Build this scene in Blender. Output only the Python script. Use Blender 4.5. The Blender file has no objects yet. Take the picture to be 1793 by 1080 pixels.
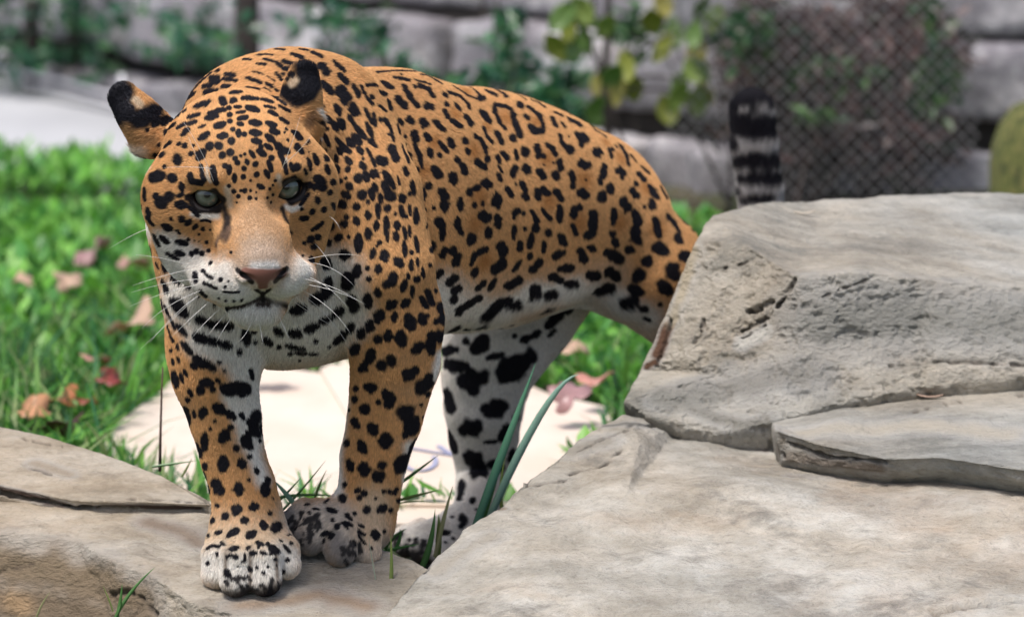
import bpy, bmesh, math, random
import numpy as np
from mathutils import Vector, Matrix
from mathutils.bvhtree import BVHTree
from mathutils.kdtree import KDTree

# ------------------------------------------------------------------ camera
CAM = np.array([0.0, -6.0, 1.3])
PITCH = math.radians(8.5)
FPX = 8965.0                      # focal length in photo pixels
FWD = np.array([0.0, math.cos(PITCH), -math.sin(PITCH)])
RGT = np.array([1.0, 0.0, 0.0])
UPV = np.array([0.0, math.sin(PITCH), math.cos(PITCH)])
sc = bpy.context.scene
cam_d = bpy.data.cameras.new("camera")
cam_d.lens = 180.0; cam_d.sensor_width = 36.0; cam_d.sensor_fit = 'HORIZONTAL'
cam_d.clip_start = 0.05; cam_d.clip_end = 500.0
cam_d.dof.use_dof = True
cam_d.dof.focus_distance = 5.98
cam_d.dof.aperture_fstop = 5.6
cam_d.dof.aperture_blades = 9
cam = bpy.data.objects.new("camera", cam_d)
cam.location = CAM
cam.rotation_euler = (math.pi/2 - PITCH, 0, 0)
sc.collection.objects.link(cam)
sc.camera = cam

# ------------------------------------------------------------------ sky, sun, exposure (soft overcast daylight)
SUN_EL, SUN_AZ = 66.0, 215.0      # degrees; azimuth measured from +Y clockwise
w = bpy.data.worlds.new("World"); sc.world = w; w.use_nodes = True
nt = w.node_tree
bg = nt.nodes["Background"]
sky = nt.nodes.new("ShaderNodeTexSky")
sky.sky_type = 'NISHITA'; sky.sun_disc = False
sky.sun_elevation = math.radians(SUN_EL); sky.sun_rotation = math.radians(SUN_AZ)
sky.air_density = 1.0; sky.dust_density = 4.0; sky.ozone_density = 0.6
nt.links.new(sky.outputs[0], bg.inputs[0])
bg.inputs[1].default_value = 0.11
sun_d = bpy.data.lights.new("sun", 'SUN')
sun_d.energy = 2.1; sun_d.angle = math.radians(12); sun_d.color = (1.0, 0.97, 0.93)
sun = bpy.data.objects.new("sun", sun_d)
_el, _az = math.radians(SUN_EL), math.radians(SUN_AZ)
_sd = Vector((math.sin(_az)*math.cos(_el), math.cos(_az)*math.cos(_el), math.sin(_el)))
sun.rotation_euler = _sd.to_track_quat('Z', 'Y').to_euler()
sun.location = _sd*20
sc.collection.objects.link(sun)
sc.view_settings.view_transform = 'Standard'
sc.view_settings.look = 'None'
sc.view_settings.exposure = 0.60
sc.view_settings.gamma = 1.0
sc.view_settings.use_curve_mapping = False
sc.cycles.max_bounces = 6
sc.cycles.diffuse_bounces = 3
sc.cycles.glossy_bounces = 2
sc.cycles.transparent_max_bounces = 8
sc.cycles.use_adaptive_sampling = True

# ------------------------------------------------------------------ helpers
COL = sc.collection
rng = np.random.default_rng(7)
random.seed(7)
def ray(px, py):
    r = FWD*FPX + RGT*(px-896.5) + UPV*(540.0-py)
    return r
def P(px, py, y):
    """point on the ray through a photo pixel, at world depth y"""
    r = ray(px, py)
    return CAM + r*((y-CAM[1])/r[1])
def PZ(px, py, z):
    """point where the ray through a photo pixel meets the level z"""
    r = ray(px, py)
    return CAM + r*((z-CAM[2])/r[2])
def S(y):
    """metres per photo pixel at world depth y"""
    return (y-CAM[1])/FPX*1.0
def to_px(p):
    d = np.asarray(p)-CAM
    w_ = d@FWD
    return np.stack([896.5+FPX*(d@RGT)/w_, 540-FPX*(d@UPV)/w_], -1)

def new_mesh(name, verts, faces, mat=None, parent=None, smooth=True):
    me = bpy.data.meshes.new(name)
    me.from_pydata([tuple(map(float, v)) for v in verts], [], [tuple(map(int, f)) for f in faces])
    me.update()
    if smooth:
        me.polygons.foreach_set("use_smooth", np.ones(len(me.polygons), bool))
    if mat: me.materials.append(mat)
    o = bpy.data.objects.new(name, me); COL.objects.link(o)
    if parent is not None: o.parent = parent
    return o
def big_mesh(name, V, Q, mat=None, parent=None, smooth=True, link=True):
    """V (n,3), Q (m,k) numpy, all faces with k corners"""
    me = bpy.data.meshes.new(name)
    V = np.ascontiguousarray(V, np.float32); Q = np.ascontiguousarray(Q, np.int32)
    m, k = Q.shape
    me.vertices.add(len(V)); me.vertices.foreach_set("co", V.ravel())
    me.loops.add(m*k); me.loops.foreach_set("vertex_index", Q.ravel())
    me.polygons.add(m)
    me.polygons.foreach_set("loop_start", np.arange(0, m*k, k, dtype=np.int32))
    me.polygons.foreach_set("loop_total", np.full(m, k, np.int32))
    me.polygons.foreach_set("use_smooth", np.full(m, smooth, bool))
    me.update(calc_edges=True); me.validate()
    if mat: me.materials.append(mat)
    o = bpy.data.objects.new(name, me)
    if link: COL.objects.link(o)
    if parent is not None: o.parent = parent
    return o
def tag(o, label=None, cat=None, group=None, kind=None):
    if label: o["label"] = label
    if cat: o["category"] = cat
    if group: o["group"] = group
    if kind: o["kind"] = kind
    return o
def empty(name, loc=(0, 0, 0)):
    o = bpy.data.objects.new(name, None); o.location = tuple(loc); o.empty_display_size = .05
    COL.objects.link(o); return o
def put(o, parent):
    """parent while keeping world placement (parent is unrotated, unscaled)"""
    o.parent = parent
    o.location = o.location - parent.location
    return o
def nmat(name):
    m = bpy.data.materials.new(name); m.use_nodes = True
    nt = m.node_tree; b = nt.nodes["Principled BSDF"]
    return m, nt, b
def N(nt, t, **kw):
    n = nt.nodes.new(t)
    for k, v in kw.items():
        if k in n.inputs.keys() if isinstance(k, str) else False: n.inputs[k].default_value = v
        else: setattr(n, k, v)
    return n
def ramp(nt, fac, stops):
    r = nt.nodes.new("ShaderNodeValToRGB")
    els = r.color_ramp.elements
    while len(els) < len(stops): els.new(0.5)
    for e, (p, c) in zip(els, stops):
        e.position = p; e.color = (*c, 1) if len(c) == 3 else c
    nt.links.new(fac, r.inputs[0]); return r
# value noise for displacing points (numpy)
def _hash3(i, j, k, seed):
    h = (i.astype(np.int64)*374761393 + j.astype(np.int64)*668265263 + k.astype(np.int64)*2147483647 + seed*1442695041) & 0xffffffff
    h = ((h ^ (h >> 13))*1274126177) & 0xffffffff
    return ((h ^ (h >> 16)) & 0xffff)/65535.0
def vnoise(p, seed=0):
    f = np.floor(p); t = p-f; t = t*t*(3-2*t); i = f.astype(np.int64)
    out = 0
    for dx in (0, 1):
        for dy in (0, 1):
            for dz in (0, 1):
                wgt = (t[:, 0] if dx else 1-t[:, 0])*(t[:, 1] if dy else 1-t[:, 1])*(t[:, 2] if dz else 1-t[:, 2])
                out = out + wgt*_hash3(i[:, 0]+dx, i[:, 1]+dy, i[:, 2]+dz, seed)
    return out*2-1
def fbm(p, seed=0, oct=4, gain=.5):
    a, s, out = 1., 0., 0.
    for o in range(oct):
        out = out + a*vnoise(p*2.0**o + 17.3*o, seed+o); s += a; a *= gain
    return out/s
# ================================================================== the jaguar: implicit body, surface nets
AX = np.array([.525, .851, 0.]); LX = np.array([.851, -.525, 0.]); UX = np.array([0., 0., 1.])
BODYF = np.stack([AX, LX, UX])            # rows: backward, to its left, up
OPS = []                                   # (kind, fn, lo, hi, k)
def op_ball(c, r, k=.02, F=None, kind='add'):
    """ellipsoid: centre, radii along the rows of F"""
    c = np.asarray(c, float); r = np.asarray(r, float)*np.ones(3); F_ = np.eye(3) if F is None else np.asarray(F)
    def fn(p):
        q = (p-c)@F_.T
        k0 = np.sqrt(((q/r)**2).sum(-1)); k1 = np.sqrt(((q/(r*r))**2).sum(-1))+1e-9
        return k0*(k0-1)/k1
    R = r.max(); OPS.append((kind, fn, c-R-k-.012, c+R+k+.012, k))
def op_cone(a, b, ra, rb, k=.02, kind='add', sq=None):
    """tapered capsule; sq=(direction, factor) flattens it along a direction"""
    a = np.asarray(a, float); b = np.asarray(b, float)
    def fn(p):
        q = p; A = a; B = b
        ab = B-A; t = np.clip(((q-A)@ab)/(ab@ab+1e-12), 0, 1)
        v = q-(A+t[..., None]*ab)
        if sq is not None:
            dd = np.asarray(sq[0]); v = v + (v@dd)[..., None]*dd*(1/sq[1]-1)
        return (np.sqrt((v*v).sum(-1)) - (ra+(rb-ra)*t))*(1 if sq is None else min(1, sq[1]))
    R = max(ra, rb); OPS.append((kind, fn, np.minimum(a, b)-R-k-.012, np.maximum(a, b)+R+k+.012, k))
def smin(a, b, k):
    h = np.clip(.5+.5*(b-a)/k, 0, 1)
    return b+(a-b)*h-k*h*(1-h)
def apply_op(kind, cur, d, k):
    if kind == 'add': return smin(cur, d, k)
    return -smin(-cur, d, k)
def chain(pts, k=.02):
    """pts: (px,py,y,rpx); one limb of tapered segments"""
    C = [P(*p[:3]) for p in pts]; R = [p[3]*S(p[2]) for p in pts]
    def fn(p):
        d = None
        for i in range(len(C)-1):
            ab = C[i+1]-C[i]; t = np.clip(((p-C[i])@ab)/(ab@ab+1e-12), 0, 1)
            v = p-(C[i]+t[..., None]*ab)
            e = np.sqrt((v*v).sum(-1))-(R[i]+(R[i+1]-R[i])*t)
            d = e if d is None else smin(d, e, .004)
        return d
    r = np.array(R)[:, None]; c = np.array(C)
    OPS.append(('add', fn, (c-r).min(0)-k-.012, (c+r).max(0)+k+.012, k))

# --- trunk
op_ball(P(650, 378, .24), (.23, .135, .172), .03, BODYF)
op_ball(P(830, 374, .45), (.25, .130, .149), .05, BODYF)
op_ball(P(950, 376, .60), (.21, .116, .117), .05, BODYF)
op_ball(P(1022, 388, .72), (.125, .092, .092), .05, BODYF)
# back line
chain([(560, 205, .16, 72), (700, 202, .30, 66), (830, 230, .45, 62), (950, 274, .60, 58), (1030, 324, .70, 54), (1100, 416, .78, 50)], .04)
# near hind leg (thigh in view, the rest behind the boulder)
chain([(1080, 424, .66, 104), (1122, 476, .66, 94), (1190, 540, .68, 76), (1240, 600, .70, 62)], .045)
chain([(1085, 412, .76, 74), (1156, 454, .78, 76)], .04)
chain([(1240, 600, .70, 62), (1290, 720, .86, 44), (1310, 800, .98, 34), (1300, 900, .98, 32)], .03)
chain([(1300, 905, .98, 34), (1262, 930, .90, 38)], .02)
# skin fold from belly to thigh
chain([(880, 520, .50, 40), (985, 500, .58, 26), (1075, 505, .64, 30)], .03)
# far hind leg, planted forward under the belly
chain([(985, 430, .80, 105), (920, 545, .70, 92), (866, 610, .66, 92), (852, 660, .66, 78), (847, 710, .66, 69), (847, 765, .68, 60), (846, 830, .70, 46), (834, 890, .62, 38), (815, 930, .58, 42)], .03)
# hind paw
chain([(812, 930, .58, 42), (750, 948, .54, 36)], .02)
for (x0, y0, x1, y1, yy, r) in ((752, 938, 715, 950, .54, 26), (766, 950, 744, 962, .515, 26), (790, 960, 775, 970, .505, 24), (738, 930, 708, 942, .57, 22)):
    chain([(x0, y0, yy+.02, r), (x1, y1, yy, r-1)], .004)
# --- neck and withers
op_ball(P(500, 240, .12), (.12, .115, .095), .05, BODYF)
chain([(505, 220, .14, 122), (455, 270, .02, 125), (420, 290, -.04, 112)], .04)
chain([(450, 380, .06, 120), (440, 420, -.02, 100)], .05)
# chest
op_ball(P(480, 450, .10), (.13, .125, .125), .04, BODYF)
op_ball(P(520, 520, .12), (.13, .10, .075), .04, BODYF)
# far shoulder and foreleg
chain([(415, 215, .14, 86), (362, 390, .06, 104), (366, 520, .02, 82), (370, 610, .02, 72)], .035)
chain([(370, 610, .02, 72), (378, 660, .02, 74), (394, 730, .02, 62), (408, 800, .02, 55), (424, 850, .015, 56), (432, 890, .01, 60)], .02)
# near shoulder and foreleg (a crease parts it from the flank)
chain([(575, 195, .14, 92), (632, 345, .06, 106), (668, 470, .035, 92), (690, 560, .05, 80)], .016)
chain([(690, 560, .05, 80), (692, 630, .06, 78), (674, 730, .07, 64), (655, 800, .075, 58), (645, 870, .075, 53), (640, 915, .07, 52)], .02)
# far fore paw
op_ball(P(436, 938, -.002), (70*S(0), .050, 48*S(0)), .02)
for (x0, y0, x1, y1, yy, r) in ((382, 952, 378, 1004, -.045, 24), (416, 944, 413, 1016, -.070, 26), (461, 944, 464, 1014, -.068, 27), (494, 950, 502, 988, -.042, 23)):
    chain([(x0, y0, yy+.030, r-4), ((x0+x1)/2, (y0+y1)/2-7, yy+.006, r+1), (x1, y1, yy, r+1)], .011)
# near fore paw, toes turned to the side
op_ball(P(598, 908, .06), (64*S(0), .042, 36*S(0)), .02)
for (x0, y0, x1, y1, yy, r) in ((556, 894, 514, 916, .050, 24), (572, 906, 545, 942, .018, 27), (606, 920, 596, 962, .006, 27), (638, 930, 642, 966, .024, 24)):
    chain([(x0, y0, yy+.025, r-4), ((x0+x1)/2, (y0+y1)/2-6, yy+.008, r+1), (x1, y1, yy, r+1)], .010)
# tail (root and middle lie behind the boulder)
chain([(1120, 440, .84, 40), (1220, 520, 1.0, 38), (1305, 520, 1.08, 36), (1336, 430, 1.12, 34), (1332, 340, 1.12, 34), (1322, 260, 1.12, 34), (1316, 200, 1.12, 33)], .02)

# --- head: own frame (x to its left, y forward, z up), origin between the eyes, unit = photo pixel
YAW, PIT, ROLL = math.radians(12), math.radians(25), math.radians(6)
def _head_basis():
    cx, cy, cz = RGT, -FWD, UPV             # right, toward the camera, up
    f = np.array([math.sin(YAW)*math.cos(PIT), math.cos(YAW)*math.cos(PIT), -math.sin(PIT)])
    r = np.array([math.cos(YAW), -math.sin(YAW), 0.])
    u = np.cross(f, r); u = -u if u[2] < 0 else u
    cr, sr = math.cos(ROLL), math.sin(ROLL)
    def rollv(v): return np.array([v[0]*cr-v[2]*sr, v[1], v[0]*sr+v[2]*cr])
    B = np.stack([rollv(r), rollv(f), rollv(u)])   # rows in (right, toward, up)
    return B@np.stack([cx, cy, cz])
HB = _head_basis()                           # rows: head x, y, z in world
HS = S(-.16)
HO = P(436, 340, -.165)
def H(x, y, z): return HO + HS*(np.array([x, y, z], float)@HB)
def hball(c, r, k=14, kind='add', F=None):
    Fm = HB if F is None else np.asarray(F)@HB
    op_ball(H(*c), np.asarray(r, float)*HS, k*HS, Fm, kind)
def hcone(a, b, ra, rb, k=14, kind='add', sq=None):
    op_cone(H(*a), H(*b), ra*HS, rb*HS, k*HS, kind, None if sq is None else (np.asarray(sq[0], float)@HB, sq[1]))
OPS_HEAD0 = len(OPS)
hball((0, -125, 22), (124, 135, 100), 75)                # skull
hball((0, -62, 34), (96, 62, 62), 40)                    # forehead
for s in (-1, 1):
    hball((s*94, -88, -36), (82, 85, 92), 30)            # cheek
    hball((s*76, -75, -122), (72, 74, 72), 40)           # jowl
    hball((s*64, -24, 36), (44, 38, 24), 18)             # brow
    hball((s*72, -34, -36), (44, 38, 34), 26)            # under the eye
hcone((0, -40, 14), (0, 36, -70), 62, 56, 30, sq=((0, .62, .78), .82))   # bridge
hcone((0, 24, -58), (0, 86, -92), 54, 44, 18, sq=((0, .5, .86), .85))    # bridge to the nose
hball((0, 15, -118), (84, 74, 66), 36)                   # muzzle body
for s in (-1, 1):
    hball((s*40, 62, -130), (47, 50, 42), 16)            # whisker pad
    hball((s*62, 16, -140), (50, 60, 46), 24)
hball((0, 48, -194), (50, 44, 38), 12)                   # chin
hball((0, 0, -175), (70, 72, 46), 28)                    # lower jaw
hball((0, 106, -100), (41, 22, 20), 10)                  # nose pad
hball((0, 108, -113), (22, 18, 20), 10)
for s in (-1, 1):
    hball((s*31, 110, -105), (14, 14, 12), 6)            # nostril wing
for s in (-1, 1):
    hball((s*50, 34, -14), (20, 20, 22), 22, 'sub')         # hollow at the inner corner of the eye
    hball((s*112, 26, -92), (40, 34, 36), 34, 'sub')        # hollow of the cheek
# carve: nostrils, the lip cleft, the mouth line, the eye openings
for s in (-1, 1):
    hcone((s*21, 132, -107), (s*36, 116, -101), 5.5, 5, 4, 'sub')
hcone((0, 126, -126), (0, 116, -150), 3.2, 3.2, 5, 'sub')
EYE = {}
for s in (-1, 1):
    hcone((0, 116, -153), (s*34, 106, -166), 3.5, 3.5, 6, 'sub')
    hcone((s*34, 106, -166), (s*72, 62, -168), 3.5, 4, 6, 'sub')
    # the eye: an almond opening, tilted down to the nose
    ec = H(s*77, 4, 0); EYE[s] = ec
    ef = np.array([s*.22, .95, .10]); ef /= np.linalg.norm(ef)
    ex = np.array([s*.93, -.22, .26]); ex -= ef*(ex@ef); ex /= np.linalg.norm(ex)
    ez = np.cross(ex, ef); ez = -ez if ez[2] < 0 else ez
    FW = np.stack([ex, ef, ez])@HB
    def almond(p, ec=ec, FW=FW):
        q = (p-ec)@FW.T/HS
        d1 = np.sqrt(q[..., 0]**2+(q[..., 2]+20.)**2)-35.       # upper lid
        d2 = np.sqrt(q[..., 0]**2+(q[..., 2]-16.)**2)-34.       # lower lid
        d3 = np.abs(q[..., 1])-24.
        return np.maximum(np.maximum(d1, d2), d3)*HS
    OPS.append(('sub', almond, ec-40*HS, ec+40*HS, 4*HS))
    EYE[(s, 'F')] = FW
# ears, turned back so that their dark backs show
def ear(base, tip, rb, rt, y0, nrm, bend):
    b, t = P(*base, y0), P(*tip, y0)
    ax = (t-b)/np.linalg.norm(t-b); n = np.asarray(nrm, float)@np.stack([RGT, -FWD, UPV]); n -= ax*(n@ax); n /= np.linalg.norm(n)
    L = np.linalg.norm(t-b); sd = np.cross(ax, n)
    def fn(p, rb=rb*HS, rt=rt*HS):
        q = p-b; u = q@ax; s_ = q@sd; h = q@n
        tt = np.clip(u/L, 0, 1); r = rb+(rt-rb)*tt
        du = u-tt*L
        rad = np.sqrt(du*du+s_*s_)
        h2 = h + bend*(s_*s_)/(.03)                       # cupped: the rims bend away from the viewer
        th = .0065*(1-.4*tt)
        dd = np.sqrt(np.maximum(rad-r+th, 0)**2+h2*h2)-th
        return dd*.8
    R = max(rb, rt)*HS+.02
    OPS.append(('add', fn, np.minimum(b, t)-R, np.maximum(b, t)+R, .010))
    op_cone(b-n*.016-ax*.012, b+ax*.02-n*.006, 34*HS, 24*HS, .02)
ear((262, 228), (217, 172), 38, 28, -.055, (-.30, .85, .40), .35)
ear((528, 200), (533, 134), 38, 28, -.055, (.30, .85, .30), .35)

def sdf_points(p):
    d = np.full(len(p), 1.0)
    for kind, fn, lo, hi, k in OPS:
        m = np.all((p > lo) & (p < hi), axis=1)
        if m.any(): d[m] = apply_op(kind, d[m], fn(p[m]), k)
    return d
def sdf_grid(ax):
    n = [len(a) for a in ax]
    F = np.full(tuple(n), 1.0, np.float32)
    for kind, fn, l, u, k in OPS:
        sl = tuple(slice(max(0, np.searchsorted(ax[i], l[i])-1), min(n[i], np.searchsorted(ax[i], u[i])+1)) for i in range(3))
        if any(s.stop <= s.start for s in sl): continue
        g = np.stack(np.meshgrid(*[ax[i][sl[i]] for i in range(3)], indexing='ij'), -1).astype(np.float32)
        F[sl] = apply_op(kind, F[sl], fn(g), k)
    return F
def surface_nets(F, ax):
    ins = F < 0
    a = ins[:-1, :-1, :-1]
    mixed = np.zeros(a.shape, bool)
    offs = [(i, j, k) for i in (0, 1) for j in (0, 1) for k in (0, 1)]
    nx, ny, nz = a.shape
    for (i, j, k) in offs[1:]:
        mixed |= ins[i:nx+i, j:ny+j, k:nz+k] != a
    I = np.argwhere(mixed)
    vid = np.full(a.shape, -1, np.int32); vid[mixed] = np.arange(len(I))
    vals = {o: F[I[:, 0]+o[0], I[:, 1]+o[1], I[:, 2]+o[2]].astype(float) for o in offs}
    acc = np.zeros((len(I), 3)); cnt = np.zeros(len(I))
    for o in offs:
        for d in range(3):
            if o[d]: continue
            q = list(o); q[d] = 1; q = tuple(q)
            v0, v1 = vals[o], vals[q]; m = (v0 < 0) != (v1 < 0)
            t = np.where(m, v0/np.where(m, v0-v1, 1), 0)
            pt = np.tile(np.array(o, float), (len(I), 1)); pt[:, d] = t
            acc[m] += pt[m]; cnt[m] += 1
    U = acc/cnt[:, None]
    V = np.stack([ax[i][I[:, i]]+U[:, i]*(ax[i][I[:, i]+1]-ax[i][I[:, i]]) for i in range(3)], 1)
    Q = []
    for d in range(3):
        e, f = (d+1) % 3, (d+2) % 3
        s0 = [slice(None)]*3; s1 = [slice(None)]*3
        s0[d] = slice(0, -1); s1[d] = slice(1, None)
        for ax_ in (e, f): s0[ax_] = slice(1, -1); s1[ax_] = slice(1, -1)
        A, B = ins[tuple(s0)], ins[tuple(s1)]
        E = np.argwhere(A != B)
        inn = A[tuple(E.T)]
        E[:, e] += 1; E[:, f] += 1
        def cell(de, df):
            c = E.copy(); c[:, e] += de; c[:, f] += df
            return vid[tuple(c.T)]
        q = np.stack([cell(-1, -1), cell(0, -1), cell(0, 0), cell(-1, 0)], 1)
        q[~inn] = q[~inn][:, ::-1]
        Q.append(q)
    return V, np.concatenate(Q)
def vnormals(V, Q):
    k = Q.shape[1]
    n = np.cross(V[Q[:, 1]]-V[Q[:, 0]], V[Q[:, 2]]-V[Q[:, 0]]) if k == 3 else np.cross(V[Q[:, 2]]-V[Q[:, 0]], V[Q[:, 3]]-V[Q[:, 1]])
    out = np.zeros_like(V)
    for i in range(k):
        for c in range(3): out[:, c] += np.bincount(Q[:, i], n[:, c], len(V))
    return out/(np.linalg.norm(out, axis=1)[:, None]+1e-12)
def quad_split(V, Q):
    E = np.concatenate([np.stack([Q[:, i], Q[:, (i+1) % 4]], 1) for i in range(4)])
    E.sort(axis=1); U, inv = np.unique(E, axis=0, return_inverse=True); inv = inv.ravel()
    m = len(Q); n0 = len(V); ne = len(U)
    V2 = np.concatenate([V, (V[U[:, 0]]+V[U[:, 1]])/2, V[Q].mean(1)])
    e = [n0+inv[i*m:(i+1)*m] for i in range(4)]; c = n0+ne+np.arange(m)
    return V2, np.concatenate([np.stack([Q[:, i], e[i], c, e[(i+3) % 4]], 1) for i in range(4)])
def axis_steps(lo, hi, a, b, fine, coarse):
    s1 = np.arange(a, lo-coarse, -coarse)[::-1]; s2 = np.arange(a+fine, b, fine); s3 = np.arange(s2[-1]+coarse, hi+coarse, coarse)
    return np.concatenate([s1, s2, s3])
lo_ = np.min([o[2] for o in OPS], 0)-.01; hi_ = np.max([o[3] for o in OPS], 0)+.01
_c = [H(x, y, z) for x in (-172, 172) for y in (-60, 140) for z in (-215, 60)] + [P(192, 140, -.06), P(575, 100, -.06)]
fl, fh = np.min(_c, 0), np.max(_c, 0)
GAX = [axis_steps(lo_[i], hi_[i], fl[i], fh[i], .0026, .0062) for i in range(3)]
F_ = sdf_grid(GAX)
JV, JQ = surface_nets(F_, GAX); del F_
def relax_to_surface(V, Q, n=2):
    for _ in range(n):
        V = V-np.clip(sdf_points(V), -.003, .003)[:, None]*vnormals(V, Q)*.85
    return V
JV = relax_to_surface(JV, JQ)
JV, JQ = quad_split(JV, JQ)
JV = relax_to_surface(JV, JQ)
JN = vnormals(JV, JQ)
print("jaguar verts", len(JV), "quads", len(JQ))
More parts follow.
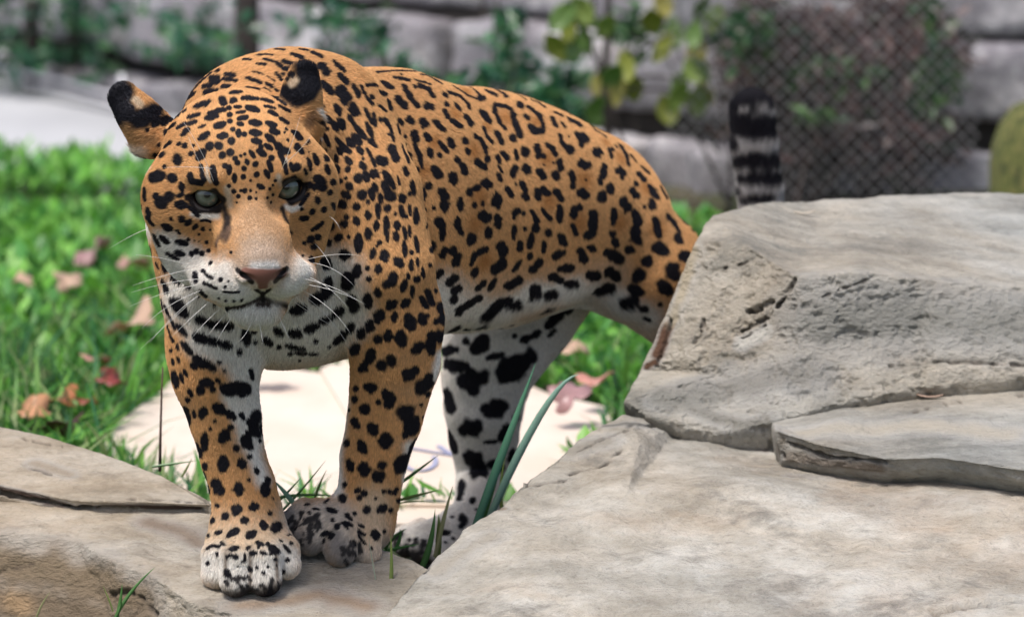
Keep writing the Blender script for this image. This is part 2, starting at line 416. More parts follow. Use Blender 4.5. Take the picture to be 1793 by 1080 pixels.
# ================================================================== the coat
# every mark is read from the photograph, laid on the body where its ray meets the skin, and kept there as a solid mark in space
# crop origin and scale -> marks "x y [x y ...] r", separated by ;
SPOTS = {
(190, 80, 3.6): """505 250 555 220 18;570 240 605 215 16;600 180 640 165 12;560 195 585 185 10;685 165 20;650 205 688 238 24;600 262 650 258 16;740 185 795 200 16;725 215 800 230 15;
610 298 680 295 18;725 265 755 265 20;780 300 830 297 20;870 270 935 280 18;890 215 950 240 16;415 315 450 285 16;470 295 520 275 14;490 340 540 310 19;555 385 610 370 27;635 355 14;
385 385 415 355 12;405 410 455 380 16;395 470 425 445 480 415 16;365 548 415 500 18;320 415 330 385 18;285 500 310 465 20;345 490 362 460 20;245 532 12;440 520 485 500 14;470 565 505 535 18;
510 455 570 440 14;510 497 550 487 14;572 522 610 508 8;620 460 680 450 17;640 430 690 415 725 408 15;715 340 730 365 22;785 350 24;760 395 14;800 390 830 390 14;810 427 855 420 12;825 460 870 450 16;
765 440 17;765 478 16;680 510 725 495 20;820 495 842 500 12;785 528 13;820 535 820 570 13;855 560 14;580 590 622 558 19;697 572 738 568 16;780 605 22;640 640 24;695 638 24;368 635 392 615 16;
450 620 13;485 635 16;540 632 8;345 690 21;300 690 15;320 628 13;440 725 35;525 687 12;360 765 12;570 710 600 675 22;715 690 19;770 673 20;835 695 10;858 685 12;800 712 13;815 740 14;870 725 876 745 13;
855 775 16;892 668 916 702 13;925 750 19;942 665 983 688 15;960 640 13;912 600 952 608 15;900 548 950 556 16;900 486 955 490 19;875 390 940 408 19;848 335 936 335 17;968 342 1028 358 16;988 388 1048 398 12;
1010 420 1058 440 15;998 488 1050 505 17;1030 540 1068 550 17;1000 575 1042 605 17;990 628 1025 650 12;1025 710 14;1008 735 1028 790 12;988 790 1008 832 14;935 810 18;850 830 17;795 815 795 855 14;763 765 763 805 13;
735 760 13;760 885 9;790 920 11;860 915 15;835 915 8;895 915 8;895 852 7;820 950 10;890 960 11;930 965 6;948 885 975 897 16;1015 903 11;1035 880 8;1050 852 9;1035 940 7;1000 960 6;1022 988 5;930 925 5;810 990 5;
262 745 248 780 16;285 830 335 826 31;405 835 27;208 815 210 860 12;466 875 467 910 15;230 900 238 970 15;390 950 28;335 990 34;305 945 16;520 820 530 855 585 865 15;440 950 475 935 8;438 1000 490 1008 18;
505 1015 560 1062 10;255 1030 265 1075 15;208 1000 220 1070 9;585 760 590 820 603 850 12;655 770 665 830 680 865 15;545 185 420 260 5""",
(420, 80, 3.6): """230 28 270 32 15;380 28 415 34 12;328 60 382 80 20;275 102 332 125 19;458 50 506 75 15;115 65 200 65 11;518 132 545 168 27;230 110 275 155 10;298 150 328 185 14;590 105 652 165 13;632 192 668 238 18;
640 285 662 345 34;716 262 744 322 15;522 242 568 298 18;525 385 13;607 392 625 428 19;706 380 724 426 23;745 430 12;760 260 800 340 830 370 9;830 325 13;895 235 955 265 17;795 254 858 252 10;878 296 918 304 13;
970 205 1060 220 11;1040 275 1070 330 17;931 350 940 398 17;995 340 1028 384 24;870 380 918 415 8;502 480 543 525 15;550 460 562 482 15;582 487 604 533 16;622 472 644 514 18;687 455 735 520 782 578 15;787 402 828 488 11;
838 435 848 500 12;517 552 558 628 12;600 585 690 670 14;683 598 708 628 19;718 572 752 608 19;796 490 838 588 11;816 597 853 638 12;613 645 632 680 14;526 662 541 713 14;490 600 12;596 692 609 728 14;671 712 697 743 14;
746 650 769 685 13;775 715 12;762 738 784 770 14;800 650 850 760 8;855 790 870 830 8;606 760 617 793 14;541 765 550 803 13;680 780 16;878 712 912 745 23;745 838 24;791 807 800 848 15;831 795 842 828 12;580 860 15;
632 855 11;668 835 8;688 885 19;846 875 857 913 12;912 802 968 892 17;905 870 935 930 20;940 945 30;770 945 26;826 915 837 963 14;653 932 678 953 19;881 940 890 983 12;645 995 20;735 1015 18;805 985 10;560 925 14;
580 1000 590 1020 13;869 1000 872 1070 11;930 1025 19;1015 947 1029 983 15;990 825 1005 880 7;911 462 943 518 14;948 550 964 600 13;957 645 978 715 22;880 470 12;990 500 1005 550 7;1000 475 1018 490 16;1058 470 20;
1035 575 9;1020 640 1030 665 11;1048 700 1058 735 13;1036 772 1045 808 13;252 386 303 414 16;257 466 298 489 14;290 530 9;280 550 7;342 552 378 584 20;300 600 7;228 622 258 648 16;277 656 304 678 14;357 632 384 678 18;
416 625 430 600 7;424 722 437 773 16;464 692 479 743 15;490 845 518 895 26;430 675 5;252 680 285 760 293 800 11;320 750 333 788 11;355 770 20;400 785 415 810 7;437 870 463 908 9;430 935 402 975 380 1000 8;385 1030 9;
485 975 13;450 1045 13;525 1030 13;105 120 158 125 9;152 90 202 105 9;48 210 128 245 11;166 245 200 265 11;230 288 11;226 177 260 220 9;270 185 300 215 9;150 270 190 295 6;207 325 285 375 10;22 92 65 98 9;80 170 150 190 5;170 200 215 230 5""",
(230, 320, 3.6): """105 220 145 260 14;72 140 78 200 8;255 225 13;322 228 19;352 260 372 240 17;396 285 411 266 14;455 290 16;500 295 9;430 322 9;208 266 252 289 16;287 299 309 317 7;440 240 470 235 500 245 5;390 175 422 205 11;
150 330 183 388 13;192 336 238 369 12;288 366 347 384 15;475 375 11;360 355 9;400 362 5;430 367 5;288 436 328 448 20;238 442 298 478 12;379 437 385 460 11;410 432 16;448 445 14;492 428 11;505 505 14;630 440 8;
111 407 121 453 13;166 420 178 445 9;161 502 178 540 9;202 517 229 558 14;143 578 183 678 13;203 618 233 678 17;268 597 308 628 17;268 738 340 825 28;167 732 194 798 9;216 772 239 828 9;
455 555 480 580 515 600 8;565 610 12;615 620 6;465 630 490 640 540 665 8;590 685 640 690 680 685 7;595 655 8;402 572 415 618 14;352 646 372 660 14;440 680 470 710 530 760 605 792 13;430 715 11;600 740 8;650 740 8;695 735 7;555 725 8;
430 855 500 888 615 900 27;292 897 348 953 13;410 967 460 985 530 1000 22;570 1018 620 1030 22;322 1012 378 1068 17;252 852 278 918 10;290 1020 300 1050 8;232 902 250 960 268 1000 8;716 932 724 1000 26;775 930 16;680 1060 18;
842 980 878 1010 18;780 1000 12;930 1030 12;910 920 950 950 20""",
(480, 340, 3.6): """168 150 204 150 13;235 108 15;262 25 272 50 11;240 222 270 205 300 180 10;310 100 11;225 285 20;275 270 15;245 330 18;222 418 242 412 16;185 305 9;175 390 9;422 46 439 74 17;518 80 19;588 117 592 148 14;590 48 11;
359 62 374 94 11;455 145 17;438 185 26;513 152 527 183 16;353 205 22;410 272 23;331 291 341 317 15;472 268 9;591 232 597 268 22;535 260 532 350 18;432 378 462 385 24;651 68 657 148 10;643 177 643 223 12;703 150 712 290 11;705 250 13;
765 125 13;773 182 778 213 14;761 252 771 288 14;798 80 804 138 12;828 140 10;850 70 855 130 8;850 205 852 265 8;816 212 829 278 9;665 305 13;645 325 6;625 352 613 398 15;692 372 704 413 19;816 302 824 388 10;865 368 10;886 272 904 358 13;
768 412 794 443 22;860 422 862 473 10;898 402 903 450 6;525 467 519 508 22;590 465 13;597 535 15;655 457 659 488 14;473 513 457 573 29;700 570 735 558 752 515 21;824 547 809 603 14;895 535 17;841 500 848 530 8;868 582 872 643 10;
931 472 940 520 9;651 602 657 638 18;591 642 596 688 22;722 708 758 678 20;812 698 843 672 17;922 652 958 708 14;962 612 998 688 17;491 662 504 718 26;652 793 674 748 23;761 752 756 793 16;846 782 868 833 27;926 767 939 803 21;965 765 9;
1018 800 14;609 807 596 848 21;498 817 467 858 18;559 852 546 893 20;724 872 716 913 20;657 915 23;791 872 808 945 24;815 940 19;428 887 393 918 26;528 957 493 988 22;619 987 596 1048 22;882 985 918 957 26;986 892 994 988 28;
344 562 322 628 29;243 660 308 640 26;112 735 188 712 20;312 422 348 448 25;350 530 12;423 722 378 758 19;288 795 352 781 15;203 845 268 830 20;103 866 158 884 22;20 870 14;260 920 13;82 946 188 970 11;345 955 10;132 990 268 1000 10;100 1000 14;160 1040 9""",
(660, 100, 3.6): """0 100 120 92 230 95 10;42 166 84 195 18;20 230 50 234 13;112 135 188 150 10;170 190 200 250 250 310 17;73 282 77 323 17;133 265 160 308 24;235 190 11;270 185 320 205 348 243 17;312 312 342 312 23;140 408 17;198 398 212 408 22;278 405 305 425 22;362 410 418 460 17;
240 150 330 175 8;330 130 390 165 15;150 115 7;270 115 340 130 7;400 130 470 150 560 175 640 240 13;480 190 560 240 630 270 10;645 265 670 255 18;610 170 650 188 8;420 240 430 245 16;435 300 16;490 300 514 328 16;450 225 520 250 568 300 16;575 320 15;
426 342 440 378 16;468 408 525 435 17;566 385 584 415 26;687 217 748 245 13;750 200 808 250 16;840 220 930 270 9;655 352 700 400 22;665 450 690 500 718 533 14;755 490 774 535 24;740 310 740 350 770 410 800 450 15;750 305 810 315 840 330 15;
850 370 875 430 898 490 22;850 510 24;895 305 23;930 372 942 386 15;955 320 1020 370 1045 440 17;1000 470 962 440 17;990 475 1045 462 17;232 482 239 523 20;235 555 265 620 280 690 13;245 710 20;60 400 80 440 95 510 11;100 570 108 630 20;70 490 10;
120 430 135 480 7;175 500 9;155 560 190 660 12;180 550 7;166 702 185 735 12;306 496 329 519 16;323 592 341 623 18;390 618 15;392 542 438 595 16;451 527 471 558 21;357 707 393 748 22;463 747 479 778 27;550 530 22;560 580 572 612 13;620 500 650 520 673 570 17;
680 600 11;690 645 20;620 665 675 690 19;505 650 19;530 685 550 725 22;755 625 765 660 13;786 606 818 634 18;760 690 785 725 8;758 742 774 774 18;869 597 877 638 15;930 605 27;847 730 873 702 19;850 745 18;931 692 941 718 26;812 832 848 864 18;
870 800 9;905 800 930 840 17;922 870 938 885 20;662 795 706 800 21;640 820 600 830 12;575 850 22;325 815 20;287 842 290 893 16;222 790 226 860 13;205 862 11;397 847 428 878 23;420 935 26;355 950 9;520 907 520 953 20;610 933 16;662 920 14;742 912 768 898 34;
652 1000 696 1010 25;755 1017 759 1058 26;860 985 890 970 18;860 1010 13;920 985 12;970 970 1010 1030 14;1000 1060 15;242 962 245 1038 16;301 962 306 1068 7;377 1036 413 1058 21;505 1022 507 1068 16""",
(930, 160, 3.6): """0 60 40 75 70 95 13;142 136 188 155 13;240 123 308 135 9;131 172 147 213 18;191 206 204 224 13;244 184 296 206 27;230 285 6;388 200 400 250 17;426 262 458 284 17;440 215 500 270 8;180 285 190 320 215 350 18;240 365 27;300 292 332 292 33;310 332 20;
35 352 40 408 18;75 410 13;100 340 130 365 150 400 15;175 440 178 490 19;150 530 26;47 512 74 538 23;75 465 5;135 452 7;402 390 420 382 30;490 370 500 410 16;510 365 13;560 350 590 400 605 450 19;530 350 9;620 400 660 450 7;692 477 733 513 13;
302 460 352 464 25;252 512 255 558 20;258 595 20;302 636 348 654 23;460 472 442 538 22;432 570 17;495 615 28;445 665 31;340 558 8;540 502 582 512 24;565 540 20;655 580 15;632 628 658 658 22;672 521 708 553 18;747 602 788 668 19;812 602 848 668 11;850 610 893 663 8;
31 622 45 678 16;62 616 103 643 16;152 632 188 678 20;70 750 85 770 115 800 12;172 728 178 818 16;265 745 268 775 23;295 730 308 735 16;385 772 388 850 29;348 905 388 892 25;252 847 284 898 14;577 702 603 728 31;514 752 512 828 20;647 772 674 828 24;652 882 664 928 36;
508 895 22;512 942 543 964 18;758 712 27;710 728 12;776 812 804 903 18;860 790 900 830 928 880 20;925 925 33;907 747 958 790 12;967 775 998 823 10;945 720 960 735 6;20 800 40 820 15;20 860 19;105 888 21;177 907 208 958 21;73 952 77 1008 13;143 1034 202 1016 21;
302 1003 338 1063 21;357 981 398 994 15;472 1007 565 1058 23;602 991 638 1004 19;783 986 846 1008 29;725 1070 30;965 1040 30;1050 845 12""",
(720, 350, 3.6): """140 55 10;205 20 210 60 20;195 170 190 240 16;290 170 315 210 16;785 180 19;485 205 29;375 245 29;640 167 642 238 17;712 180 12;752 227 745 288 18;679 277 680 303 20;552 292 583 320 32;121 313 129 287 17;213 316 187 348 18;262 320 24;272 388 298 352 27;
400 350 375 400 16;400 340 465 310 19;400 460 29;524 424 576 398 34;642 443 688 382 14;748 355 19;762 433 808 393 23;115 410 14;152 480 188 457 19;232 518 278 492 23;268 569 302 561 27;417 548 453 522 23;492 558 523 512 21;605 538 675 508 26;
938 428 1005 430 22;873 477 945 508 18;975 520 1040 525 20;765 555 790 590 34;850 588 895 590 28;178 676 268 624 22;195 752 300 695 27;350 660 425 622 29;475 715 540 660 595 640 36;625 652 675 660 24;355 808 455 782 27;185 858 265 814 33;150 570 13;
345 888 22;412 945 458 885 33;203 950 287 941 21;225 1040 345 1046 28;483 994 577 972 14;692 889 738 866 15;762 858 808 832 13;650 855 13;630 785 12;560 805 12;692 740 758 722 11;803 708 876 664 22;865 785 955 695 25;982 708 1018 682 12;862 858 908 822 9;
590 1050 680 1010 755 985 40;640 1060 36""",
(940, 330, 3.6): """520 455 28;837 502 863 543 38;912 430 950 425 26;640 548 40;442 512 503 563 24;322 536 383 559 24;372 640 468 626 29;602 631 653 654 26;782 597 833 648 26;535 715 625 702 24;650 745 690 765 14;680 810 710 830 11;775 730 14""",
(270, 560, 3.6): """410 265 13;270 240 310 275 375 300 20;250 290 18;440 320 9;127 343 143 403 23;171 342 184 393 10;195 320 205 350 10;150 235 160 260 8;120 250 125 275 8;110 190 10;222 437 237 473 12;215 500 13;303 391 362 400 19;290 440 24;370 435 16;395 370 410 385 12;
445 430 585 440 30;550 470 18;602 312 618 368 12;201 563 209 637 25;251 572 257 608 9;302 598 313 563 22;393 547 428 573 25;467 587 498 613 20;385 635 13;358 680 355 690 10;480 675 17;640 605 33;605 645 645 720 26;660 760 11;540 590 560 620 10;580 700 600 730 8;
427 743 444 713 27;324 723 318 808 21;572 752 598 793 27;518 808 16;598 860 14;247 793 264 857 22;323 915 17;439 873 431 937 23;549 892 559 918 20;641 941 648 963 11;597 1005 9""",
(330, 800, 4.153): """190 190 235 240 32;240 255 20;365 217 368 250 32;437 163 10;547 218 559 263 27;567 153 579 188 14;612 298 8;127 205 135 262 9;210 350 18;338 370 368 376 25;345 400 19;458 365 492 358 24;590 408 16;182 460 19;270 428 25;172 405 8;397 465 423 458 20;541 472 549 513 20;622 523 643 492 29;
150 572 17;207 550 243 543 13;303 568 348 532 21;433 578 478 547 19;140 665 170 645 230 650 10;242 620 270 640 9;303 674 357 656 12;420 670 445 650 7;503 621 538 639 12;575 632 13;603 662 638 684 21;692 642 733 688 11;660 605 680 615 7;727 525 744 628 8;212 702 13;277 724 313 709 9;340 722 18;
453 700 492 698 11;528 690 563 704 9;510 655 9;625 742 11;710 745 730 748 10;595 708 9;140 770 11;406 702 412 758 6;440 800 460 825 12;390 760 8;580 795 12;277 823 299 868 13;640 790 8;685 830 15;360 795 7;270 905 9;600 880 12;545 840 15;500 800 12""",
(560, 600, 3.6): """265 165 285 130 22;390 140 27;455 115 30;542 190 575 205 26;600 175 24;303 275 338 280 26;230 285 18;225 350 19;190 420 8;642 288 678 222 36;680 320 17;416 312 453 350 27;437 385 23;370 368 13;635 385 10;283 415 27;545 440 45;598 482 562 558 34;540 580 20;645 460 10;
216 492 239 523 20;321 527 344 558 26;160 530 11;416 594 419 638 33;178 632 19;256 632 279 678 21;181 748 199 793 18;278 773 282 813 26;390 770 25;357 850 388 832 31;492 798 538 722 30;600 610 560 690 15;118 790 120 830 9;160 893 13;108 922 9;235 930 19;280 950 19;250 975 19;
142 975 148 995 18;75 940 9;45 1000 11;402 933 13;440 937 13;462 948 484 922 12;350 978 9;490 990 17;525 870 9;545 800 8;290 1052 21;377 1054 408 1032 21;445 1052 17""",
(480, 820, 5.683): """535 412 618 438 20;402 405 443 415 17;302 362 358 358 8;512 348 548 312 14;730 470 27;800 450 20;760 500 19;703 537 768 568 12;838 561 887 578 14;672 535 733 598 10;833 622 898 654 15;991 635 1004 678 31;1090 620 16;833 665 908 748 11;789 722 797 763 13;840 737 842 783 12;965 790 13;
590 515 24;635 575 26;450 535 16;482 654 520 640 568 650 20;500 720 16;560 690 590 660 16;360 445 12;410 460 11""",
(660, 580, 3.6): """810 275 920 205 52;562 312 648 292 52;610 365 32;442 382 468 488 31;712 508 786 464 42;690 480 28;554 610 626 592 41;451 642 489 748 23;582 780 638 828 36;570 775 20;622 890 658 870 41;682 695 748 690 11;791 668 819 612 31;880 520 870 560 17;852 760 840 800 22;730 840 29;780 860 20;531 952 530 1028 21;525 1060 13;600 1060 13""",
(660, 800, 5.4): """780 380 785 400 24;900 430 914 397 20;806 562 829 618 32;800 650 23;715 567 13;632 724 678 713 24;720 770 13;1015 515 19;940 495 11;240 720 200 760 16;310 785 13;375 775 16;430 830 18;650 810 9""",
(1230, 140, 4.695): """290 190 400 150 520 165 80;270 250 55;250 350 330 390 540 420 96;270 540 50;330 690 610 685 74;350 845 610 835 58;320 930 30;350 1010 560 985 34""",
}
# soft patches: photo pixels "x y [x y ...] r", colour, softness
WHITE = (.84, .79, .73); CREAM = (.66, .55, .43); GREYW = (.68, .64, .60)
PATCHES = [
 ("770 520 820 560 860 560 42;780 590 900 585 970 555 46;860 545 930 518 1000 505 24;1000 510 1085 530 1135 556 22", WHITE, .8),
 ("960 560 900 600 855 660 848 730 848 800 838 880 810 935 95;720 950 60", WHITE, .5),
 ("310 470 330 520 380 565 440 592 500 600 560 590 600 545 590 480 44;350 600 400 620 26;400 560 520 560 50", WHITE, .7),
 ("435 620 440 690 445 760 28;400 690 435 760 460 840 14;425 650 450 700 22", WHITE, .8),
 ("380 960 430 985 490 965 58", (.68, .54, .39), .9), ("375 990 430 1010 495 985 34", WHITE, .6),
 ("603 700 592 790 592 860 13;716 780 704 850 11;768 620 760 660 9", WHITE, .8), ("520 915 580 920 640 950 46", (.64, .55, .46), .6), ("650 930 655 880 30", (.66, .50, .34), .9),
 ("258 395 290 430 330 455 345 490 330 520 24;300 470 320 520 26", WHITE, .8), ("380 488 415 515 440 512 36;350 470 370 500 22;425 480 400 470 14", WHITE, .8), ("485 512 515 498 532 470 28;500 470 8", WHITE, .8),
 ("415 545 455 560 500 545 32", WHITE, .7), ("340 374 360 379 380 378 6", WHITE, .8), ("500 362 512 367 524 362 5", WHITE, .8), ("398 330 403 360 6", CREAM, .9), ("488 310 489 345 5", CREAM, .9),
 ("362 294 364 312 369 319 2.6", CREAM, .9), ("501 279 502 292 2.4", CREAM, .9), ("242 272 236 262 15;250 290 9", WHITE, .8), ("560 195 559 240 6", WHITE, .7),
 ("440 385 455 420 462 455 38", (.58, .37, .215), 1.), ("455 445 462 458 32", (.54, .39, .27), .9), ("455 455 470 460 34", (.50, .385, .30), .8), ("448 471 478 470 13", (.66, .64, .62), .5),
 ("1318 160 1320 250 1328 350 60", (.42, .40, .40), .1),
 ("330 346 350 339 375 336 389 350 381 367 350 367 336 354 7", (.02, .016, .016), .35),
 ("391 362 398 382 399 404 6;397 392 392 414 6", (.03, .022, .02), .9), ("390 412 380 428 6;402 400 396 420 5", (.16, .10, .07), 1.),
 ("493 336 500 320 514 313 528 318 536 326 527 345 510 353 496 347 7", (.02, .016, .016), .35),
 ("492 345 494 366 501 386 4;503 390 510 408 3", (.03, .022, .02), .8),
 ("207 158 201 190 24;205 205 226 212 250 207 270 197 17;216 165 20;226 192 13", (.014, .014, .02), .35), ("537 115 541 145 24;540 165 520 172 502 161 16;550 150 14;532 152 13", (.014, .014, .02), .35), ("238 176 245 183 7", (.60, .47, .33), .6), ("511 147 516 142 7", (.60, .47, .33), .6),
 ("215 230 240 246 270 245 8", (.42, .24, .11), .9), ("548 205 540 215 9", (.30, .17, .09), .8),
 ("458 522 500 535 6;458 522 420 537 400 538 4;452 533 470 533 5", (.05, .035, .03), .7), ("460 512 461 526 4", (.02, .015, .015), .4),
 ("395 1044 430 1050 470 1046 500 1034 12;420 1042 470 1042 11", (.06, .05, .05), .8), ("500 895 505 925 525 950 560 965 570 970 15;595 955 600 975 620 985 16;590 935 585 960 8", (.30, .27, .25), 1.0),
 ("397 962 395 1005 3;438 960 438 1022 4;482 962 484 1010 3;570 935 575 965 4;528 925 534 945 3;618 945 620 978 3", (.34, .28, .23), 1.),  # shade in the grooves between the toes, put into the coat colour
 ("885 208 14;829 264 16;796 200 13;815 160 11;938 214 12;852 222 9;838 344 18;956 279 14;960 352 15;1022 315 18;1013 390 18;1085 390 16;1085 277 12;831 392 16;848 458 16;742 300 12;760 250 12;1130 330 12;1060 250 10;1150 400 14", (.46, .21, .07), 1.),
 ("695 965 725 975 750 985 14;692 945 8", (.07, .055, .05), .6),
]
LEATHER = ("430 478 460 482 492 478 11;460 490 13;460 502 9", (.20, .088, .066), .3)
NOSTRIL = ("416 473 426 481 441 494 5;502 470 494 480 482 493 5;448 507 460 516 472 506 4", (.012, .008, .008), .4)

BVH = BVHTree.FromPolygons(JV.tolist(), JQ.tolist())
def land(px, py):
    """where the ray through a photo pixel meets the body (or passes it most closely)"""
    r = ray(px, py); d = Vector(r/np.linalg.norm(r))
    h = BVH.ray_cast(Vector(CAM), d)
    if h[0] is not None: return np.array(h[0])
    best = None
    for y in np.linspace(-.3, 1.2, 40):
        q = BVH.find_nearest(Vector(P(px, py, y)))
        if best is None or q[3] < best[1]: best = (np.array(q[0]), q[3])
    return best[0]
def parse(txt, ox=0, oy=0, s=1.):
    out = []
    for it in txt.replace("\n", "").split(";"):
        v = [float(t) for t in it.split()]
        if len(v) < 3: continue
        r = v[-1]/s; pts = [land(ox+v[i]/s, oy+v[i+1]/s) for i in range(0, len(v)-1, 2)]
        segs = []
        if len(pts) == 1: segs = [(pts[0], pts[0])]
        for a, b in zip(pts[:-1], pts[1:]):
            dpx = np.linalg.norm(to_px(a)-to_px(b))*S(a[1])
            if np.linalg.norm(a-b) > 3.2*dpx+.02: segs += [(a, a), (b, b)]
            else: segs.append((a, b))
        out += [(a, b, r*S(a[1])*(1 if len(pts) != 2 else -1)) for a, b in segs]   # a negative radius marks a lone oval
    return out
def seg_dist(X, a, b, oval=0.):
    ab = b-a; L = ab@ab
    t = np.clip((X-a)@ab/L, 0, 1)[:, None] if L > 1e-12 else np.full((len(X), 1), .5)
    v = X-(a+t*ab)
    vd = a-CAM; vd = vd/np.linalg.norm(vd)
    al = v@vd
    d = np.sqrt(np.maximum((v*v).sum(1)-al*al, 0)+(.38*al)**2)
    return d/(1+oval*(.14-.34*(2*t[:, 0]-1)**2)) if oval else d
MARKS = []                                   # (a, b, r, colour or None, softness)
for txt, c, so in PATCHES: MARKS += [(a, b, abs(r), c, so) for a, b, r in parse(txt)]
DARK = (.013, .012, .017)
for (ox, oy, s), txt in SPOTS.items(): MARKS += [(a, b, r*((1.26 if r < 0 else 1.16) if (ox, oy) in ((190, 80), (230, 320)) else 1.17 if ox == 1230 else (1.42 if r < 0 else 1.28))+math.copysign(.0004, r), DARK, .20) for a, b, r in parse(txt, ox, oy, s)]
MARKS += [(a, b, abs(r), LEATHER[1], LEATHER[2]) for a, b, r in parse(LEATHER[0])]
MARKS += [(a, b, abs(r), NOSTRIL[1], NOSTRIL[2]) for a, b, r in parse(NOSTRIL[0])]
_rp = np.random.default_rng(9)                # mottled grey of the turned fore paw and the hind paw
for (cx, cy, rx, ry, n_) in ((530, 925, 32, 30, 40), (612, 966, 22, 18, 18), (725, 955, 34, 22, 26), (440, 1022, 55, 14, 22)):
    for _ in range(n_):
        a_ = _rp.uniform(0, 6.28); q_ = _rp.random()**.5
        p_ = land(cx+rx*q_*math.cos(a_), cy+ry*q_*math.sin(a_)); e_ = land(cx+rx*q_*math.cos(a_)+_rp.normal(0, 5), cy+ry*q_*math.sin(a_)+_rp.normal(0, 5))
        if np.linalg.norm(p_-e_) < .02: MARKS.append((p_, e_, _rp.uniform(2, 4.6)*S(0), (.05, .045, .045), .5))
# the far side, which the photograph does not show: loose spots of the same size
seen = np.zeros(len(JV), bool)
_d = JV-CAM; _dist = np.linalg.norm(_d, axis=1); _d /= _dist[:, None]
front = (JN*_d).sum(1) < .02
for i in np.nonzero(front)[0][::1]:
    h = BVH.ray_cast(Vector(CAM), Vector(_d[i]), _dist[i]-.004)
    seen[i] = h[0] is None
_px = to_px(JV)
_edge = np.interp(_px[:, 1], [160, 352, 400, 565, 690, 1100], [1500, 1500, 1232, 1150, 1105, 1105])
seen &= ~((_px[:, 0] > _edge) & (_px[:, 1] > 352)) | (JV[:, 1] < .3)
kd = KDTree(int(seen.sum()))
for n_, i in enumerate(np.nonzero(seen)[0]): kd.insert(JV[i], n_)
kd.balance()
hid = np.nonzero(~seen)[0]; rs = np.random.default_rng(3); rs.shuffle(hid)
taken = []
for i in hid[:9000]:
    p = JV[i]
    if kd.find(Vector(p))[2] < .016: continue
    if taken and np.min(np.linalg.norm(np.array(taken)-p, axis=1)) < .031: continue
    taken.append(p)
    q = p + np.cross(JN[i], rs.normal(size=3))*rs.uniform(0, .012)
    MARKS.append((p, q, rs.uniform(.006, .011), DARK, .16))
print("marks", len(MARKS), "hidden side", len(taken))
TAN = np.array((.66, .368, .160))
def coat(X, Nn):
    """coat colour at points on the skin"""
    C = np.tile(TAN, (len(X), 1))
    wob = fbm(X*240, 21, 2); wob2 = fbm(X*95, 27, 1)
    C *= (1+.10*fbm(X*9, 5, 2)+.14*wob)[:, None]
    und = np.clip(-Nn[:, 2]*1.4-.35, 0, 1)*np.clip((X[:, 1]+.05)*8, 0, 1)            # pale underside
    C += (np.array(WHITE)*.9-C)*und[:, None]*.8
    cell = .04; key = np.floor(X/cell).astype(np.int64)
    h = key[:, 0]*1000003+key[:, 1]*1009+key[:, 2]
    order = np.argsort(h, kind='stable'); hs = h[order]
    for a, b, r, col, so in MARKS:
        ov = 1. if r < 0 else 0.; r = abs(r)
        R = r*(1+so)*1.15+.001; R3 = R/.38
        lo, hi = np.floor((np.minimum(a, b)-min(R3, .06))/cell).astype(int), np.floor((np.maximum(a, b)+min(R3, .06))/cell).astype(int)
        idx = []
        for i in range(lo[0], hi[0]+1):
            for j in range(lo[1], hi[1]+1):
                k0 = i*1000003+j*1009+lo[2]; k1 = i*1000003+j*1009+hi[2]
                s0, s1 = np.searchsorted(hs, k0), np.searchsorted(hs, k1, 'right')
                if s1 > s0: idx.append(order[s0:s1])
        if not idx: continue
        idx = np.concatenate(idx)
        d = seg_dist(X[idx], a, b, ov)/r + wob[idx]*(.10 if so < .3 else .25*so) + (wob2[idx]*.32 if so < .3 else 0)
        wt = np.clip((1+so-d)/(2*so), 0, 1); wt = wt*wt*(3-2*wt)
        C[idx] += (np.array(col)-C[idx])*wt[:, None]
    return np.clip(C, 0, 1)
JC = coat(JV, JN)
def put_colour(me, C, name="coat"):
    a = me.attributes.new(name, 'FLOAT_COLOR', 'POINT')
    a.data.foreach_set("color", np.concatenate([C, np.ones((len(C), 1))], 1).astype(np.float32).ravel())

mskin, nt, b = nmat("jaguar_skin")
at = N(nt, "ShaderNodeAttribute", attribute_name="coat"); nt.links.new(at.outputs["Color"], b.inputs["Base Color"])
b.inputs["Roughness"].default_value = .62; b.inputs["Specular IOR Level"].default_value = .25
nz = N(nt, "ShaderNodeTexNoise"); nz.inputs["Scale"].default_value = 700; bp = N(nt, "ShaderNodeBump"); bp.inputs["Strength"].default_value = .25; bp.inputs["Distance"].default_value = .001
nt.links.new(nz.outputs[0], bp.inputs["Height"]); nt.links.new(bp.outputs[0], b.inputs["Normal"])
paw = P(437, 1040, -.05)
jag = empty("jaguar", (paw[0], paw[1], paw[2]))
tag(jag, "spotted jaguar stepping with its fore paws on to the pale stone slab, looking out", "jaguar")
body = big_mesh("body", JV, JQ, mskin); put_colour(body.data, JC); put(body, jag)

